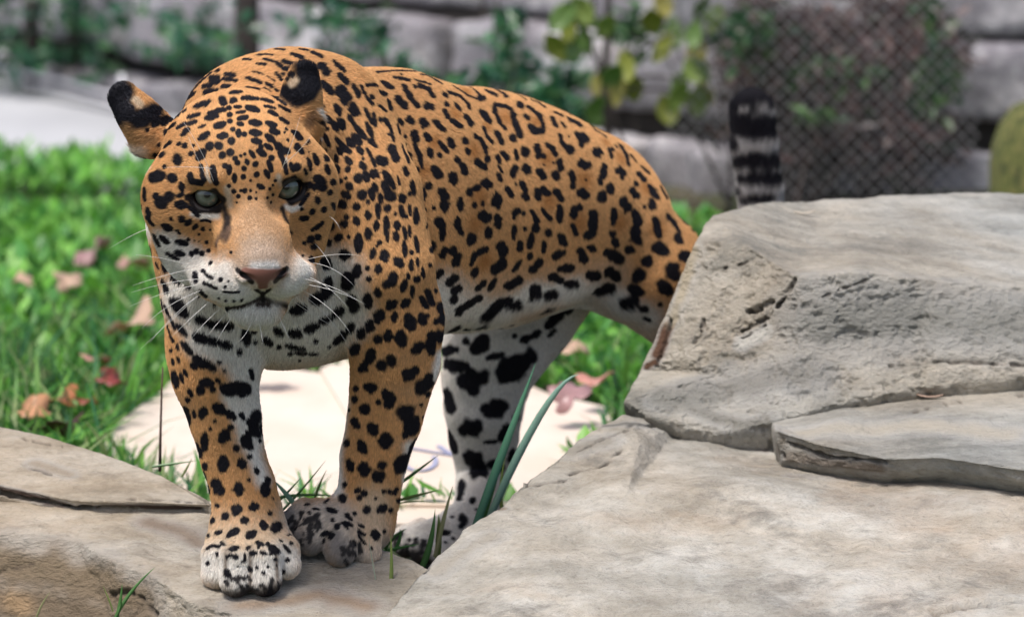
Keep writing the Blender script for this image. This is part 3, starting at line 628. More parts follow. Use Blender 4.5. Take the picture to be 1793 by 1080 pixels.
# ------------------------------------------------------------------ fur: short strands combed along the body
FLOW = """460 430 -.1 -1;430 280 -.1 -1;390 170 -.1 -1;400 370 -.5 -.8;480 350 .4 -.8;290 350 -1 -.1;300 430 -.8 .6;340 420 -.9 .3;262 330 -.9 .2;560 350 1 .1;548 430 .8 .6;400 500 -.8 .5;520 490 .8 .5;440 530 -.3 .8;480 530 .3 .8;455 557 0 1;450 590 0 1;350 560 -.1 1;330 500 -.4 .9;560 570 .2 1;
500 110 .4 -.5;560 180 .6 .3;610 250 .5 .9;650 400 .25 1;600 380 .2 1;620 500 .1 1;690 600 0 1;670 750 -.1 1;650 860 -.1 1;300 560 0 1;370 650 .05 1;390 740 .1 1;405 820 .1 1;430 980 0 1;400 1000 -.1 1;480 980 .1 1;580 920 -.7 .6;630 960 -.2 1;
680 150 .9 -.1;800 200 .85 .3;900 230 .85 .4;800 300 .8 .5;900 350 .75 .6;760 420 .6 .8;850 480 .6 .8;1000 260 .8 .45;1080 350 .7 .7;1150 480 .5 .85;1050 480 .5 .8;1190 400 .5 .9;950 520 .4 .9;860 560 .3 .9;1080 530 .4 .9;
860 620 -.1 1;850 700 0 1;845 800 0 1;820 920 -.6 .6;730 960 -.8 .5;1320 180 0 -1;1322 250 0 -1;1330 330 0 -1;222 190 -.6 -.8;210 160 -.3 -1;535 150 0 -1;538 115 0 -1;245 245 -.7 .6;552 230 .8 .5"""
fp, fv = [], []
for it in FLOW.replace("\n", "").split(";"):
    x, y, dx, dy = map(float, it.split())
    fp.append(land(x, y)); v = RGT*dx-UPV*dy; fv.append(v/np.linalg.norm(v))
fp, fv = np.array(fp), np.array(fv)
LENS = [("430 250 430 330 440 400 460 450 75", .0024), ("360 420 350 400 40;550 390 30", .004), ("420 510 500 505 40", .0035), ("425 555 460 562 500 550 30", .009), ("330 500 400 590 500 605 590 560 50", .008), ("280 440 300 480 30", .008),
        ("850 555 930 530 1005 512 1090 535 24", .018), ("1318 170 1325 350 60", .019), ("240 272 16;557 200 554 250 12", .014), ("205 170 235 205 30;538 120 535 160 26", .0042), ("430 980 60;580 930 70;730 955 45", .006)]
LENM = [(a, b_, abs(r), L) for txt, L in LENS for a, b_, r in parse(txt)]
BALD = [(a, b_, abs(r)) for a, b_, r in parse(LEATHER[0]+";"+NOSTRIL[0])] + [(EYE[s], EYE[s], 21*HS) for s in (-1, 1)]
def make_fur(count):
    T = np.concatenate([JQ[:, [0, 1, 2]], JQ[:, [0, 2, 3]]])
    A, B, Cc = JV[T[:, 0]], JV[T[:, 1]], JV[T[:, 2]]
    ar = np.linalg.norm(np.cross(B-A, Cc-A), axis=1)/2
    cen = (A+B+Cc)/3
    vis = seen[T].any(1)
    pr = ar*np.where(vis, 1., .16)
    hd = np.linalg.norm(cen-H(0, 20, -60), axis=1) < .15
    pr = pr*np.where(hd & vis, 2.2, 1.)
    r = np.random.default_rng(11)
    ti = r.choice(len(T), count, p=pr/pr.sum())
    u = r.random((count, 2)); fl = u.sum(1) > 1; u[fl] = 1-u[fl]
    t = T[ti]; w0 = 1-u.sum(1)
    X = JV[t[:, 0]]*w0[:, None]+JV[t[:, 1]]*u[:, :1]+JV[t[:, 2]]*u[:, 1:]
    n = JN[t[:, 0]]*w0[:, None]+JN[t[:, 1]]*u[:, :1]+JN[t[:, 2]]*u[:, 1:]
    n /= np.linalg.norm(n, axis=1)[:, None]
    bald = np.zeros(count, bool)
    for a, b_, rr in BALD: bald |= seg_dist(X, a, b_) < rr*1.05
    X, n = X[~bald], n[~bald]; m = len(X)
    F = np.zeros((m, 3))
    W = np.zeros(m)
    for p, v in zip(fp, fv):
        wt = 1/(((X-p)**2).sum(1)+.0006)**2
        F += wt[:, None]*v; W += wt
    F /= W[:, None]
    F -= n*(F*n).sum(1)[:, None]; F /= np.linalg.norm(F, axis=1)[:, None]+1e-9
    L = np.full(m, .0052)
    for a, b_, rr, l in LENM:
        wt = np.clip(1.5-seg_dist(X, a, b_)/rr, 0, 1); L += (l-L)*wt
    L *= r.uniform(.65, 1.25, m)
    F += r.normal(0, .16, (m, 3)); F -= n*(F*n).sum(1)[:, None]; F /= np.linalg.norm(F, axis=1)[:, None]+1e-9
    lift = r.uniform(.22, .48, m)[:, None]
    p1 = X+F*(L*.5)[:, None]+n*(L[:, None]*lift*.55)
    p2 = X+F*L[:, None]+n*(L[:, None]*lift*.62)
    pts = np.stack([X-n*.0006, p1, p2], 1).astype(np.float32)
    C = coat(X+F*(L*.5)[:, None], n)*r.uniform(.68, 1.30, m)[:, None]
    hc = bpy.data.hair_curves.new("fur"); hc.add_curves([3]*m)
    hc.points.foreach_set("position", pts.ravel()) if hasattr(hc.points, "foreach_set") else None
    rad = hc.attributes.get("radius") or hc.attributes.new("radius", 'FLOAT', 'POINT')
    base = np.where(L > .010, .00024, np.where(L < .004, .00019, .00025))
    rad.data.foreach_set("value", (np.stack([base, base*.8, base*.12], 1)).astype(np.float32).ravel())
    ca = hc.attributes.new("coat", 'FLOAT_COLOR', 'CURVE')
    ca.data.foreach_set("color", np.concatenate([np.clip(C, 0, 1), np.ones((m, 1))], 1).astype(np.float32).ravel())
    mf, nt, b = nmat("jaguar_fur")
    at = N(nt, "ShaderNodeAttribute", attribute_name="coat"); nt.links.new(at.outputs["Color"], b.inputs["Base Color"])
    b.inputs["Roughness"].default_value = .6; b.inputs["Specular IOR Level"].default_value = .14
    hc.materials.append(mf)
    o = bpy.data.objects.new("fur", hc); COL.objects.link(o); put(o, jag); o["kind"] = "stuff"
    return o
sc.cycles_curves.shape = 'RIBBONS'
fur = make_fur(820000)

# ------------------------------------------------------------------ eyes
miris, nt, b = nmat("jaguar_eye")
tc = N(nt, "ShaderNodeTexCoord"); sep = N(nt, "ShaderNodeSeparateXYZ"); nt.links.new(tc.outputs["Object"], sep.inputs[0])
vm = N(nt, "ShaderNodeVectorMath", operation='LENGTH'); cx = N(nt, "ShaderNodeCombineXYZ")
nt.links.new(sep.outputs[0], cx.inputs[0]); nt.links.new(sep.outputs[1], cx.inputs[1]); nt.links.new(cx.outputs[0], vm.inputs[0])
dv = N(nt, "ShaderNodeMath", operation='DIVIDE'); dv.inputs[1].default_value = 26*HS; nt.links.new(vm.outputs["Value"], dv.inputs[0])
rp = ramp(nt, dv.outputs[0], [(0, (.004, .004, .005)), (.20, (.004, .004, .005)), (.25, (.11, .12, .09)), (.46, (.20, .215, .175)), (.76, (.09, .10, .075)), (.83, (.012, .010, .010)), (1, (.02, .012, .010))])
gm = N(nt, "ShaderNodeTexNoise"); gm.inputs["Scale"].default_value = 900
mx = N(nt, "ShaderNodeMix", data_type='RGBA', blend_type='MULTIPLY'); mx.inputs[0].default_value = .45
nt.links.new(rp.outputs[0], mx.inputs[6]); nt.links.new(gm.outputs["Color"], mx.inputs[7]); nt.links.new(mx.outputs[2], b.inputs["Base Color"])
b.inputs["Roughness"].default_value = .06; b.inputs["Coat Weight"].default_value = .6; b.inputs["Coat Roughness"].default_value = .02
for s in (-1, 1):
    bm = bmesh.new(); bmesh.ops.create_uvsphere(bm, u_segments=40, v_segments=24, radius=26*HS)
    me = bpy.data.meshes.new("eye"); bm.to_mesh(me); bm.free(); me.materials.append(miris)
    me.polygons.foreach_set("use_smooth", np.ones(len(me.polygons), bool))
    o = bpy.data.objects.new("eye", me); COL.objects.link(o)
    F = EYE[(s, 'F')]
    c = EYE[s]-F[1]*26*HS
    o.location = c; look = Vector(CAM-c); o.rotation_euler = look.to_track_quat('Z', 'Y').to_euler(); put(o, jag)

# ------------------------------------------------------------------ whiskers
mwh, nt, b = nmat("whisker"); b.inputs["Base Color"].default_value = (.85, .83, .8, 1); b.inputs["Roughness"].default_value = .35
def tube(name, pts, r0, r1, mat, parent=None, seg=5):
    pts = np.array(pts, float); n = len(pts)
    V, Fc = [], []
    up = np.array([.3, .2, .93])
    for i, p in enumerate(pts):
        t = pts[min(i+1, n-1)]-pts[max(i-1, 0)]; t /= np.linalg.norm(t)+1e-12
        s_ = np.cross(t, up); s_ /= np.linalg.norm(s_)+1e-12; q = np.cross(t, s_)
        r = r0+(r1-r0)*i/(n-1)
        for k in range(seg):
            a = 2*math.pi*k/seg; V.append(p+r*(math.cos(a)*s_+math.sin(a)*q))
    for i in range(n-1):
        for k in range(seg):
            Fc.append((i*seg+k, i*seg+(k+1) % seg, (i+1)*seg+(k+1) % seg, (i+1)*seg+k))
    V.append(pts[0]); V.append(pts[-1]); a0, a1 = len(V)-2, len(V)-1
    for k in range(seg):
        Fc.append((a0, (k+1) % seg, k)); Fc.append((a1, (n-1)*seg+k, (n-1)*seg+(k+1) % seg))
    o = new_mesh(name, V, Fc, mat)
    if parent is not None: put(o, parent)
    return o
def bez(pts, n=9):
    """smooth curve through the control points (Bezier of any degree)"""
    pts = np.array(pts, float); t = np.linspace(0, 1, n)[:, None]
    from math import comb
    d = len(pts)-1
    return sum(comb(d, i)*(1-t)**(d-i)*t**i*pts[i] for i in range(d+1))
WH = ["350 470 300 452 238 446", "358 488 300 490 230 512", "352 498 300 505 228 536", "354 508 290 530 248 575", "352 515 310 540 262 600", "345 520 300 560 245 612", "340 470 290 480 232 500", "392 535 350 570 330 600", "370 525 330 560 300 590", "400 545 372 575 362 590", "410 548 392 575 378 600",
      "255 402 240 405 190 436", "532 488 590 500 636 532", "534 498 590 505 640 533", "530 508 590 540 617 590", "528 515 580 550 612 610", "545 460 590 465 622 503", "535 455 590 440 632 448", "550 425 575 450 582 475", "575 378 590 385 596 404", "520 520 540 545 563 556", "510 525 560 560 590 575", "540 485 580 500 610 540",
      "370 325 345 280 330 240", "378 330 360 270 322 215", "375 296 330 290 288 294", "492 300 515 245 525 205", "495 290 530 260 545 238", "500 545 520 570 535 590", "488 552 500 580 510 600", "440 565 430 590 415 600", "455 568 458 590 462 606"]
for it in WH:
    v = [float(t) for t in it.split()]
    a = land(v[0], v[1])
    yb = a[1]
    out_ = .02
    p1 = P(v[2], v[3], yb-.03); p2 = P(v[4], v[5], yb-.02)
    tube("whisker", bez([a+(CAM-a)*-.0004, p1, p2], 9), .00032, .00010, mwh, jag)
# ================================================================== ground and stones
def tri_split(V, T):
    E = np.concatenate([T[:, [0, 1]], T[:, [1, 2]], T[:, [2, 0]]]); E.sort(axis=1)
    U, inv = np.unique(E, axis=0, return_inverse=True); inv = inv.ravel(); m = len(T); n0 = len(V)
    V2 = np.concatenate([V, (V[U[:, 0]]+V[U[:, 1]])/2])
    a, b, c = (n0+inv[:m]), (n0+inv[m:2*m]), (n0+inv[2*m:])
    return V2, np.concatenate([np.stack([T[:, 0], a, c], 1), np.stack([a, T[:, 1], b], 1), np.stack([c, b, T[:, 2]], 1), np.stack([a, b, c], 1)])
def smooth_mesh(V, T, n, lam=.5):
    E = np.concatenate([T[:, [0, 1]], T[:, [1, 2]], T[:, [2, 0]]]); E = np.concatenate([E, E[:, ::-1]])
    cnt = np.bincount(E[:, 0], minlength=len(V)).astype(float)[:, None]
    for _ in range(n):
        A = np.stack([np.bincount(E[:, 0], V[E[:, 1], c], len(V)) for c in range(3)], 1)/cnt
        V = V+(A-V)*lam
    return V
def line_dist(X, pts):
    d = np.full(len(X), 9.)
    for a, b in zip(pts[:-1], pts[1:]):
        ab = b-a; t = np.clip((X-a)@ab/(ab@ab+1e-12), 0, 1)[:, None]
        d = np.minimum(d, np.linalg.norm(X-(a+t*ab), axis=1))
    return d
def stone(name, verts, faces, skirt, levels=5, soft=4, amp=.003, coarse=.006, pits=0., cracks=(), paint=(), mat=None, seed=1, strata=0.):
    """verts (px,py,y); faces of indices; skirt(p)->p carries the rim down and back so that the stone is closed"""
    V = [P(*v) for v in verts]; F = [list(f) for f in faces]
    cnt = {}
    for f in F:
        for a, b in zip(f, f[1:]+f[:1]): cnt[(a, b)] = 1
    rim = [(a, b) for (a, b) in cnt if (b, a) not in cnt]
    low = {}
    for a, b in rim:
        for q in (a, b):
            if q not in low: low[q] = len(V); V.append(np.asarray(skirt(V[q])))
    for a, b in rim: F.append([b, a, low[a], low[b]])
    c = len(V); V.append(np.mean([V[i] for i in low.values()], 0))
    for a, b in rim: F.append([c, low[b], low[a]])
    V = np.array(V)
    T = []
    for f in F:
        for i in range(1, len(f)-1): T.append([f[0], f[i], f[i+1]])
    T = np.array(T)
    c0 = V.mean(0); W_ = V-c0
    if (W_[T[:, 0]]*np.cross(W_[T[:, 1]], W_[T[:, 2]])).sum() < 0: T = T[:, ::-1]
    for _ in range(levels): V, T = tri_split(V, T)
    V = smooth_mesh(V, T, soft)
    n = vnormals(V, T)
    d = coarse*fbm(V*7+seed, seed, 3)+amp*fbm(V*38+seed, seed+3, 4, .6)
    if pits:
        q = fbm(V*np.array([70, 70, 110.])+5, seed+8, 3, .65)
        d -= pits*np.clip(q-.05, 0, .5)*2*np.clip((-n[:, 1]-.35)*3, .12, 1)
    if strata:
        d += strata*(np.abs(fbm(V*np.array([3, 3, 60.])+2, seed+5, 2))-.3)
    V = V+n*d[:, None]
    n = vnormals(V, T)
    bvh = BVHTree.FromPolygons(V.tolist(), T.tolist())
    def hit(px, py):
        r = ray(px, py); h = bvh.ray_cast(Vector(CAM), Vector(r/np.linalg.norm(r)))
        return None if h[0] is None else np.array(h[0])
    dirt = np.zeros(len(V))
    for txt, wpx, dep in cracks:
        v = [float(t) for t in txt.split()]
        pts = [hit(v[i], v[i+1]) for i in range(0, len(v), 2)]; pts = [p for p in pts if p is not None]
        if len(pts) < 2: continue
        w_ = wpx*S(0)*(1+.6*vnoise(V*60, seed+2)); dd = line_dist(V, pts)+.002*vnoise(V*130, 4)
        k = np.clip(1.2-dd/w_, 0, 1); k = k*k*(3-2*k)
        V = V-n*(k*dep)[:, None]; dirt = np.maximum(dirt, k)
    tint = np.zeros((len(V), 4)); tint[:, :3] = .5
    for txt, rpx, col, so in paint:
        v = [float(t) for t in txt.split()]
        pts = [hit(v[i], v[i+1]) for i in range(0, len(v), 2)]; pts = [p for p in pts if p is not None]
        if not pts: continue
        if len(pts) == 1: pts = pts*2
        dd = line_dist(V, pts)/(rpx*S(0))+.35*fbm(V*40, 31, 3)
        k = np.clip((1+so-dd)/(2*so), 0, 1); k = k*k*(3-2*k)
        tint[:, :3] += (np.array(col)-tint[:, :3])*k[:, None]; tint[:, 3] = np.maximum(tint[:, 3], k)
    o = big_mesh(name, V, T, mat)
    a = o.data.attributes.new("tint", 'FLOAT_COLOR', 'POINT'); a.data.foreach_set("color", tint.astype(np.float32).ravel())
    a = o.data.attributes.new("dirt", 'FLOAT', 'POINT'); a.data.foreach_set("value", dirt.astype(np.float32))
    return o
def stone_mat(name, cols, scale=1., stain=(.46, .30, .19), stain_amt=.35, lich=(.22, .22, .20), bump=.5, squash=(1, 1, 1), painted=True, rot=0., dark=.55, dthr=.56):
    m, nt, b = nmat(name); L = nt.links
    tc = N(nt, "ShaderNodeTexCoord"); mp = N(nt, "ShaderNodeMapping"); mp.inputs["Scale"].default_value = squash; mp.inputs["Rotation"].default_value = (0, 0, rot); L.new(tc.outputs["Object"], mp.inputs[0])
    def noise(s, det=8, rough=.62, dist=0.):
        n = N(nt, "ShaderNodeTexNoise"); n.inputs["Scale"].default_value = s*scale; n.inputs["Detail"].default_value = det; n.inputs["Roughness"].default_value = rough; n.inputs["Distortion"].default_value = dist
        L.new(mp.outputs[0], n.inputs["Vector"]); return n
    def mix(f, a, b_, blend='MIX'):
        x = N(nt, "ShaderNodeMix", data_type='RGBA', blend_type=blend)
        if hasattr(f, 'is_output'): L.new(f, x.inputs[0])
        else: x.inputs[0].default_value = f
        for s_, i in ((a, 6), (b_, 7)):
            if hasattr(s_, 'is_output'): L.new(s_, x.inputs[i])
            else: x.inputs[i].default_value = (*s_, 1)
        return x.outputs[2]
    base = ramp(nt, noise(9, 12, .74).outputs[0], [(.34, cols[0]), (.49, cols[1]), (.63, cols[2])]).outputs[0]
    st = ramp(nt, noise(3.2, 6, .6, .6).outputs[0], [(.52, (0, 0, 0)), (.70, (1, 1, 1))])
    f1 = N(nt, "ShaderNodeMath", operation='MULTIPLY'); L.new(st.outputs[0], f1.inputs[0]); f1.inputs[1].default_value = stain_amt
    c1 = mix(f1.outputs[0], base, stain)
    wc = ramp(nt, noise(2.1, 5, .55, 1.2).outputs[0], [(.36, (.80, .84, .88)), (.5, (1, 1, 1)), (.64, (1.06, .99, .91))])
    c1 = mix(.85, c1, wc.outputs[0], 'MULTIPLY')
    ds = ramp(nt, noise(11, 10, .75, .3).outputs[0], [(dthr, (0, 0, 0)), (dthr+.14, (1, 1, 1))])
    f2 = N(nt, "ShaderNodeMath", operation='MULTIPLY'); L.new(ds.outputs[0], f2.inputs[0]); f2.inputs[1].default_value = dark
    c2 = mix(f2.outputs[0], c1, lich)
    gr = ramp(nt, noise(120, 6, .7).outputs[0], [(.26, (.60, .58, .56)), (.44, (1, 1, 1)), (.75, (1.12, 1.1, 1.08))])
    c3 = mix(.8, c2, gr.outputs[0], 'MULTIPLY')
    c5 = c3
    if painted:
        at = N(nt, "ShaderNodeAttribute", attribute_name="tint"); c4 = mix(at.outputs["Alpha"], c3, at.outputs["Color"])
        c4 = mix(.5, c4, mix(at.outputs["Alpha"], (1, 1, 1), gr.outputs[0]), 'MULTIPLY')
        dr = N(nt, "ShaderNodeAttribute", attribute_name="dirt"); f3 = N(nt, "ShaderNodeMath", operation='MULTIPLY'); L.new(dr.outputs["Fac"], f3.inputs[0]); f3.inputs[1].default_value = .7
        c5 = mix(f3.outputs[0], c4, (.07, .055, .045))
    L.new(c5, b.inputs["Base Color"])
    b.inputs["Roughness"].default_value = .88; b.inputs["Specular IOR Level"].default_value = .2
    n1, n2 = noise(60, 8, .7), noise(260, 4, .6)
    ad = N(nt, "ShaderNodeMath", operation='MULTIPLY_ADD'); L.new(n2.outputs[0], ad.inputs[0]); ad.inputs[1].default_value = .35; L.new(n1.outputs[0], ad.inputs[2])
    bp = N(nt, "ShaderNodeBump"); bp.inputs["Strength"].default_value = bump; bp.inputs["Distance"].default_value = .012
    L.new(ad.outputs[0], bp.inputs["Height"]); L.new(bp.outputs[0], b.inputs["Normal"])
    return m
M_grey = stone_mat("grey_sandstone", [(.23, .22, .195), (.39, .375, .335), (.53, .515, .47)], 1., (.40, .355, .29), .25, (.16, .165, .15), 1., (.6, 1, 1), dark=.7, dthr=.53)
M_beige = stone_mat("beige_sandstone", [(.33, .295, .24), (.50, .46, .395), (.66, .63, .57)], .9, (.50, .36, .25), .55, (.22, .205, .18), 1., (.72, 1., 1.), rot=-.8, dark=.8, dthr=.52)
M_tan = stone_mat("tan_sandstone", [(.25, .215, .165), (.42, .37, .30), (.57, .525, .455)], 1., (.36, .25, .165), .4, (.19, .165, .135), 1., (.5, 1., 1.), rot=.3, dark=.7, dthr=.53)

def back(dx, dy, z): return lambda p: (p[0]+dx, p[1]+dy, z)
# the big grey boulder
vU = [(1245, 374, .62), (1330, 353, .75), (1450, 345, .85), (1600, 340, .90), (1860, 337, .95),          # 0-4 far top edge
      (1218, 425, .52), (1300, 425, .50), (1392, 484, .42), (1500, 478, .42), (1640, 490, .44), (1860, 505, .46),   # 5-10
      (1182, 505, .50), (1150, 580, .48), (1122, 648, .45), (1262, 520, .46), (1302, 572, .43), (1200, 622, .42),   # 11-16
      (1092, 702, .38), (1130, 728, .36), (1200, 748, .34), (1270, 758, .33), (1350, 740, .32), (1500, 700, .34), (1640, 675, .36), (1860, 650, .38),  # 17-24
      (1400, 600, .39), (1600, 590, .41), (1250, 655, .40)]
fU = [(0, 1, 6), (1, 2, 7, 6), (2, 3, 8, 7), (3, 9, 8), (3, 4, 10, 9), (0, 6, 5), (5, 6, 14, 11), (11, 14, 16, 12), (12, 16, 13), (6, 7, 15, 14), (14, 15, 16),
      (7, 8, 25, 15), (8, 9, 26, 25), (9, 10, 24, 23, 26), (15, 25, 27, 16), (13, 16, 27, 17), (17, 27, 18), (27, 19, 18), (27, 25, 20, 19), (25, 21, 20), (25, 26, 22, 21), (26, 23, 22)]
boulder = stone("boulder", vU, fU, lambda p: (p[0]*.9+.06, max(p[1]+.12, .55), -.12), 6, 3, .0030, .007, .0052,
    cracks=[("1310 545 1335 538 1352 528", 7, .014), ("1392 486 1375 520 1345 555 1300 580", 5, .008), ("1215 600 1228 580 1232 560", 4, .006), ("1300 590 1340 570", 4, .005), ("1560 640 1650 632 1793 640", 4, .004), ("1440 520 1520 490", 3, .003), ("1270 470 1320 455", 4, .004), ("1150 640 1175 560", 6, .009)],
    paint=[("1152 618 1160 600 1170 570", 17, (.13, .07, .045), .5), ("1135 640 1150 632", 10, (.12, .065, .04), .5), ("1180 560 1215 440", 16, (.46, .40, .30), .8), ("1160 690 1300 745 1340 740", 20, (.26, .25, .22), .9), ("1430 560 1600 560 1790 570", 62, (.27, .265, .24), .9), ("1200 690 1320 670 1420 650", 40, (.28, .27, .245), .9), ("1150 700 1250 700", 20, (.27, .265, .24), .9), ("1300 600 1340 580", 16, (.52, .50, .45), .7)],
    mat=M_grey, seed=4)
tag(boulder, "large grey sandstone boulder with a flat pale top, hiding the jaguar's tail base", "boulder", kind="thing")
# thin layer at its foot
vV = [(1350, 738, .33), (1500, 690, .40), (1640, 664, .44), (1860, 636, .5), (1356, 752, .22), (1440, 778, .17), (1550, 802, .135), (1650, 800, .12), (1860, 832, .05),
      (1366, 808, .215), (1450, 818, .175), (1545, 827, .145), (1650, 824, .13), (1860, 858, .06)]
fV = [(0, 1, 5, 4), (1, 2, 6, 5), (2, 7, 6), (2, 3, 8, 7), (4, 5, 10, 9), (5, 6, 11, 10), (6, 7, 12, 11), (7, 8, 13, 12)]
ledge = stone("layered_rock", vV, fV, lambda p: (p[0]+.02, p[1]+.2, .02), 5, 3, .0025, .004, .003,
    cracks=[("1380 775 1450 800 1550 808", 5, .007), ("1365 750 1372 800", 4, .005), ("1600 720 1700 700 1793 690", 3, .003)],
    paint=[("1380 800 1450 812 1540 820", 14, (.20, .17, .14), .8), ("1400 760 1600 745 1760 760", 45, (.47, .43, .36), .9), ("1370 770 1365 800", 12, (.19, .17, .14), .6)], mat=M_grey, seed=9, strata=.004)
tag(ledge, "thin layered grey rock jutting out low at the foot of the boulder", "rock", kind="thing")
# broad beige slab in front
vL = [(655, 1095, -.19), (700, 1035, -.11), (742, 985, -.05), (800, 935, .02), (868, 890, .08), (905, 846, .12), (985, 786, .22), (1090, 722, .34), (1200, 738, .44), (1350, 756, .46), (1560, 772, .44), (1860, 790, .42),  # 0-11
      (950, 960, -.04), (1100, 862, .08), (1300, 850, .12), (1550, 860, .10), (1860, 882, .07),                     # 12-16
      (880, 1095, -.24), (1200, 970, -.06), (1520, 970, -.07), (1860, 985, -.09), (1150, 1095, -.25), (1500, 1095, -.26), (1860, 1095, -.28),   # 17-23
      (860, 985, -.06), (1000, 850, .12), (1120, 770, .24)]
fL = [(0, 1, 24, 17), (1, 2, 24), (2, 3, 12, 24), (3, 4, 25, 12), (4, 5, 25), (5, 6, 26, 25), (6, 7, 26), (7, 8, 26), (8, 14, 13, 26), (26, 13, 25), (25, 13, 12), (8, 9, 14), (9, 10, 15, 14), (10, 11, 16, 15),
      (24, 12, 17), (12, 18, 21, 17), (12, 13, 18), (13, 14, 18), (14, 15, 19, 18), (15, 16, 20, 19), (18, 19, 22, 21), (19, 20, 23, 22)]
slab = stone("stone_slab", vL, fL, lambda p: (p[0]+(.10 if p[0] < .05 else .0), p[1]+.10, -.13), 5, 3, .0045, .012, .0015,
    cracks=[("905 842 960 815 1010 792 1060 765 1100 752", 5, .009), ("1000 830 1060 812 1085 790", 4, .006), ("880 880 920 850 990 842", 4, .005), ("1100 748 1150 745", 7, .008), ("1640 1072 1720 1058 1793 1050", 8, .016), ("1280 770 1330 780", 6, .006)],
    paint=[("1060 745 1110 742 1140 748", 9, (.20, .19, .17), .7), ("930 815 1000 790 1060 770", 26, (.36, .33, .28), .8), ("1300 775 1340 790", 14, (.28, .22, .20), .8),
           ("890 870 880 890", 12, (.30, .24, .18), .7), ("760 1000 860 940", 24, (.44, .40, .34), 1.0), ("1560 835 1700 840 1793 862", 14, (.19, .16, .13), .8), ("1380 832 1480 838", 10, (.24, .21, .18), .8)], mat=M_beige, seed=14)  # last two strokes: painted shadow line below the layered rock's front
tag(slab, "broad beige sandstone slab sloping forward below the grey boulder", "stone slab", kind="thing")
# the left slab and the layer on it
def yA(py, dz=0.): s = (py+800)/FPX; return (1.202-dz-6*s)/(.28+s)
A = lambda px, py, dz=0., dy=0.: (px, py, yA(py, dz)+dy)
vB = [A(-70, 835), A(60, 850), A(200, 868), A(370, 884), A(500, 905), A(600, 935), A(690, 968), A(745, 992), A(800, 1020),   # 0-8
      A(-70, 928), A(130, 944), A(200, 984), A(262, 1004), A(330, 1052), A(400, 960), A(550, 985), A(650, 1020), A(800, 1060),     # 9-17
      (-70, 1095, .045), (60, 1095, .03), (200, 1095, -.01), (340, 1095, -.09), A(480, 1095), A(640, 1095), A(800, 1095)]
fB = [(0, 1, 10, 9), (1, 2, 14, 11, 10), (2, 3, 14), (3, 4, 14), (4, 5, 15, 14), (5, 6, 16, 15), (6, 7, 16), (7, 8, 17, 16), (11, 14, 12), (12, 14, 13), (14, 15, 22, 13), (15, 16, 23, 22), (16, 17, 24, 23),
      (9, 10, 19, 18), (10, 11, 20, 19), (11, 12, 20), (12, 13, 21, 20), (13, 22, 21)]
slab2 = stone("stone_slab", vB, fB, lambda p: (p[0], p[1]+.06, -.13), 5, 4, .0042, .006, .0030,
    cracks=[("420 975 460 990", 6, .003), ("195 1040 225 1036 250 1048", 5, .007), ("250 1048 275 1075", 4, .005), ("0 1000 60 985", 4, .003)],
    paint=[("260 915 320 930 345 950", 26, (.27, .215, .17), 1.), ("-20 990 90 995 170 1025 240 1055", 52, (.235, .18, .12), .7), ("-20 1055 120 1075 250 1090", 44, (.21, .16, .11), .7), ("420 1060 560 1040 640 1060", 30, (.34, .255, .185), 1.), ("20 1050 40 1062", 18, (.38, .26, .15), 1.0)], mat=M_tan, seed=23)
tag(slab2, "tan sandstone slab under the jaguar's fore paws, sloping to a brown front", "stone slab", kind="thing")
vT = [A(-70, 728, .02), A(80, 759, .02), A(172, 789, .02), A(272, 828, .02), A(368, 878, .02), A(-70, 838, .016), A(60, 862, .016), A(130, 876, .016), A(250, 879, .016), A(372, 884, .016),
      A(-70, 858, .006), A(60, 880, .004), A(130, 890, .003), A(250, 892, .003), A(374, 892, .004)]
fT = [(0, 1, 6, 5), (1, 2, 7, 6), (2, 3, 8, 7), (3, 4, 9, 8), (5, 6, 11, 10), (6, 7, 12, 11), (7, 8, 13, 12), (8, 9, 14, 13)]
layer = stone("rock_layer", vT, fT, lambda p: (p[0], p[1]+.05, p[2]-.16), 5, 3, .0018, .003, .0008,
    cracks=[("20 762 60 772 110 782", 2.5, .003), ("0 862 60 874 120 886 240 889", 6, .010), ("220 872 300 876 360 880", 2.5, .003), ("40 815 90 830", 3, .002)],
    paint=[("60 810 120 830", 16, (.38, .32, .25), .9), ("-20 852 40 866 100 882 220 887 350 888", 8, (.07, .05, .04), .6)], mat=M_tan, seed=31)  # last stroke paints the shade of the gap along the lower edge
tag(layer, "thin pale upper layer of rock with a dark split along its edge", "rock", kind="thing")
# ------------------------------------------------------------------ ground sheet and grass
mg, nt, b = nmat("soil"); nz = N(nt, "ShaderNodeTexNoise"); nz.inputs["Scale"].default_value = 14; nz.inputs["Detail"].default_value = 8
rp = ramp(nt, nz.outputs[0], [(.3, (.025, .035, .012)), (.55, (.05, .06, .02)), (.75, (.09, .07, .04))]); nt.links.new(rp.outputs[0], b.inputs["Base Color"]); b.inputs["Roughness"].default_value = .95
gx, gy = np.meshgrid(np.linspace(-14, 14, 57), np.linspace(-9, 40, 99), indexing='ij')
GV = np.stack([gx.ravel(), gy.ravel(), np.zeros(gx.size)], 1); GV[:, 2] = -.012+.01*fbm(GV*.9, 2, 2)
ii = np.arange(gx.size).reshape(gx.shape); GQ = np.stack([ii[:-1, :-1].ravel(), ii[1:, :-1].ravel(), ii[1:, 1:].ravel(), ii[:-1, 1:].ravel()], 1)
ground = big_mesh("ground", GV, GQ, mg); tag(ground, kind="structure")

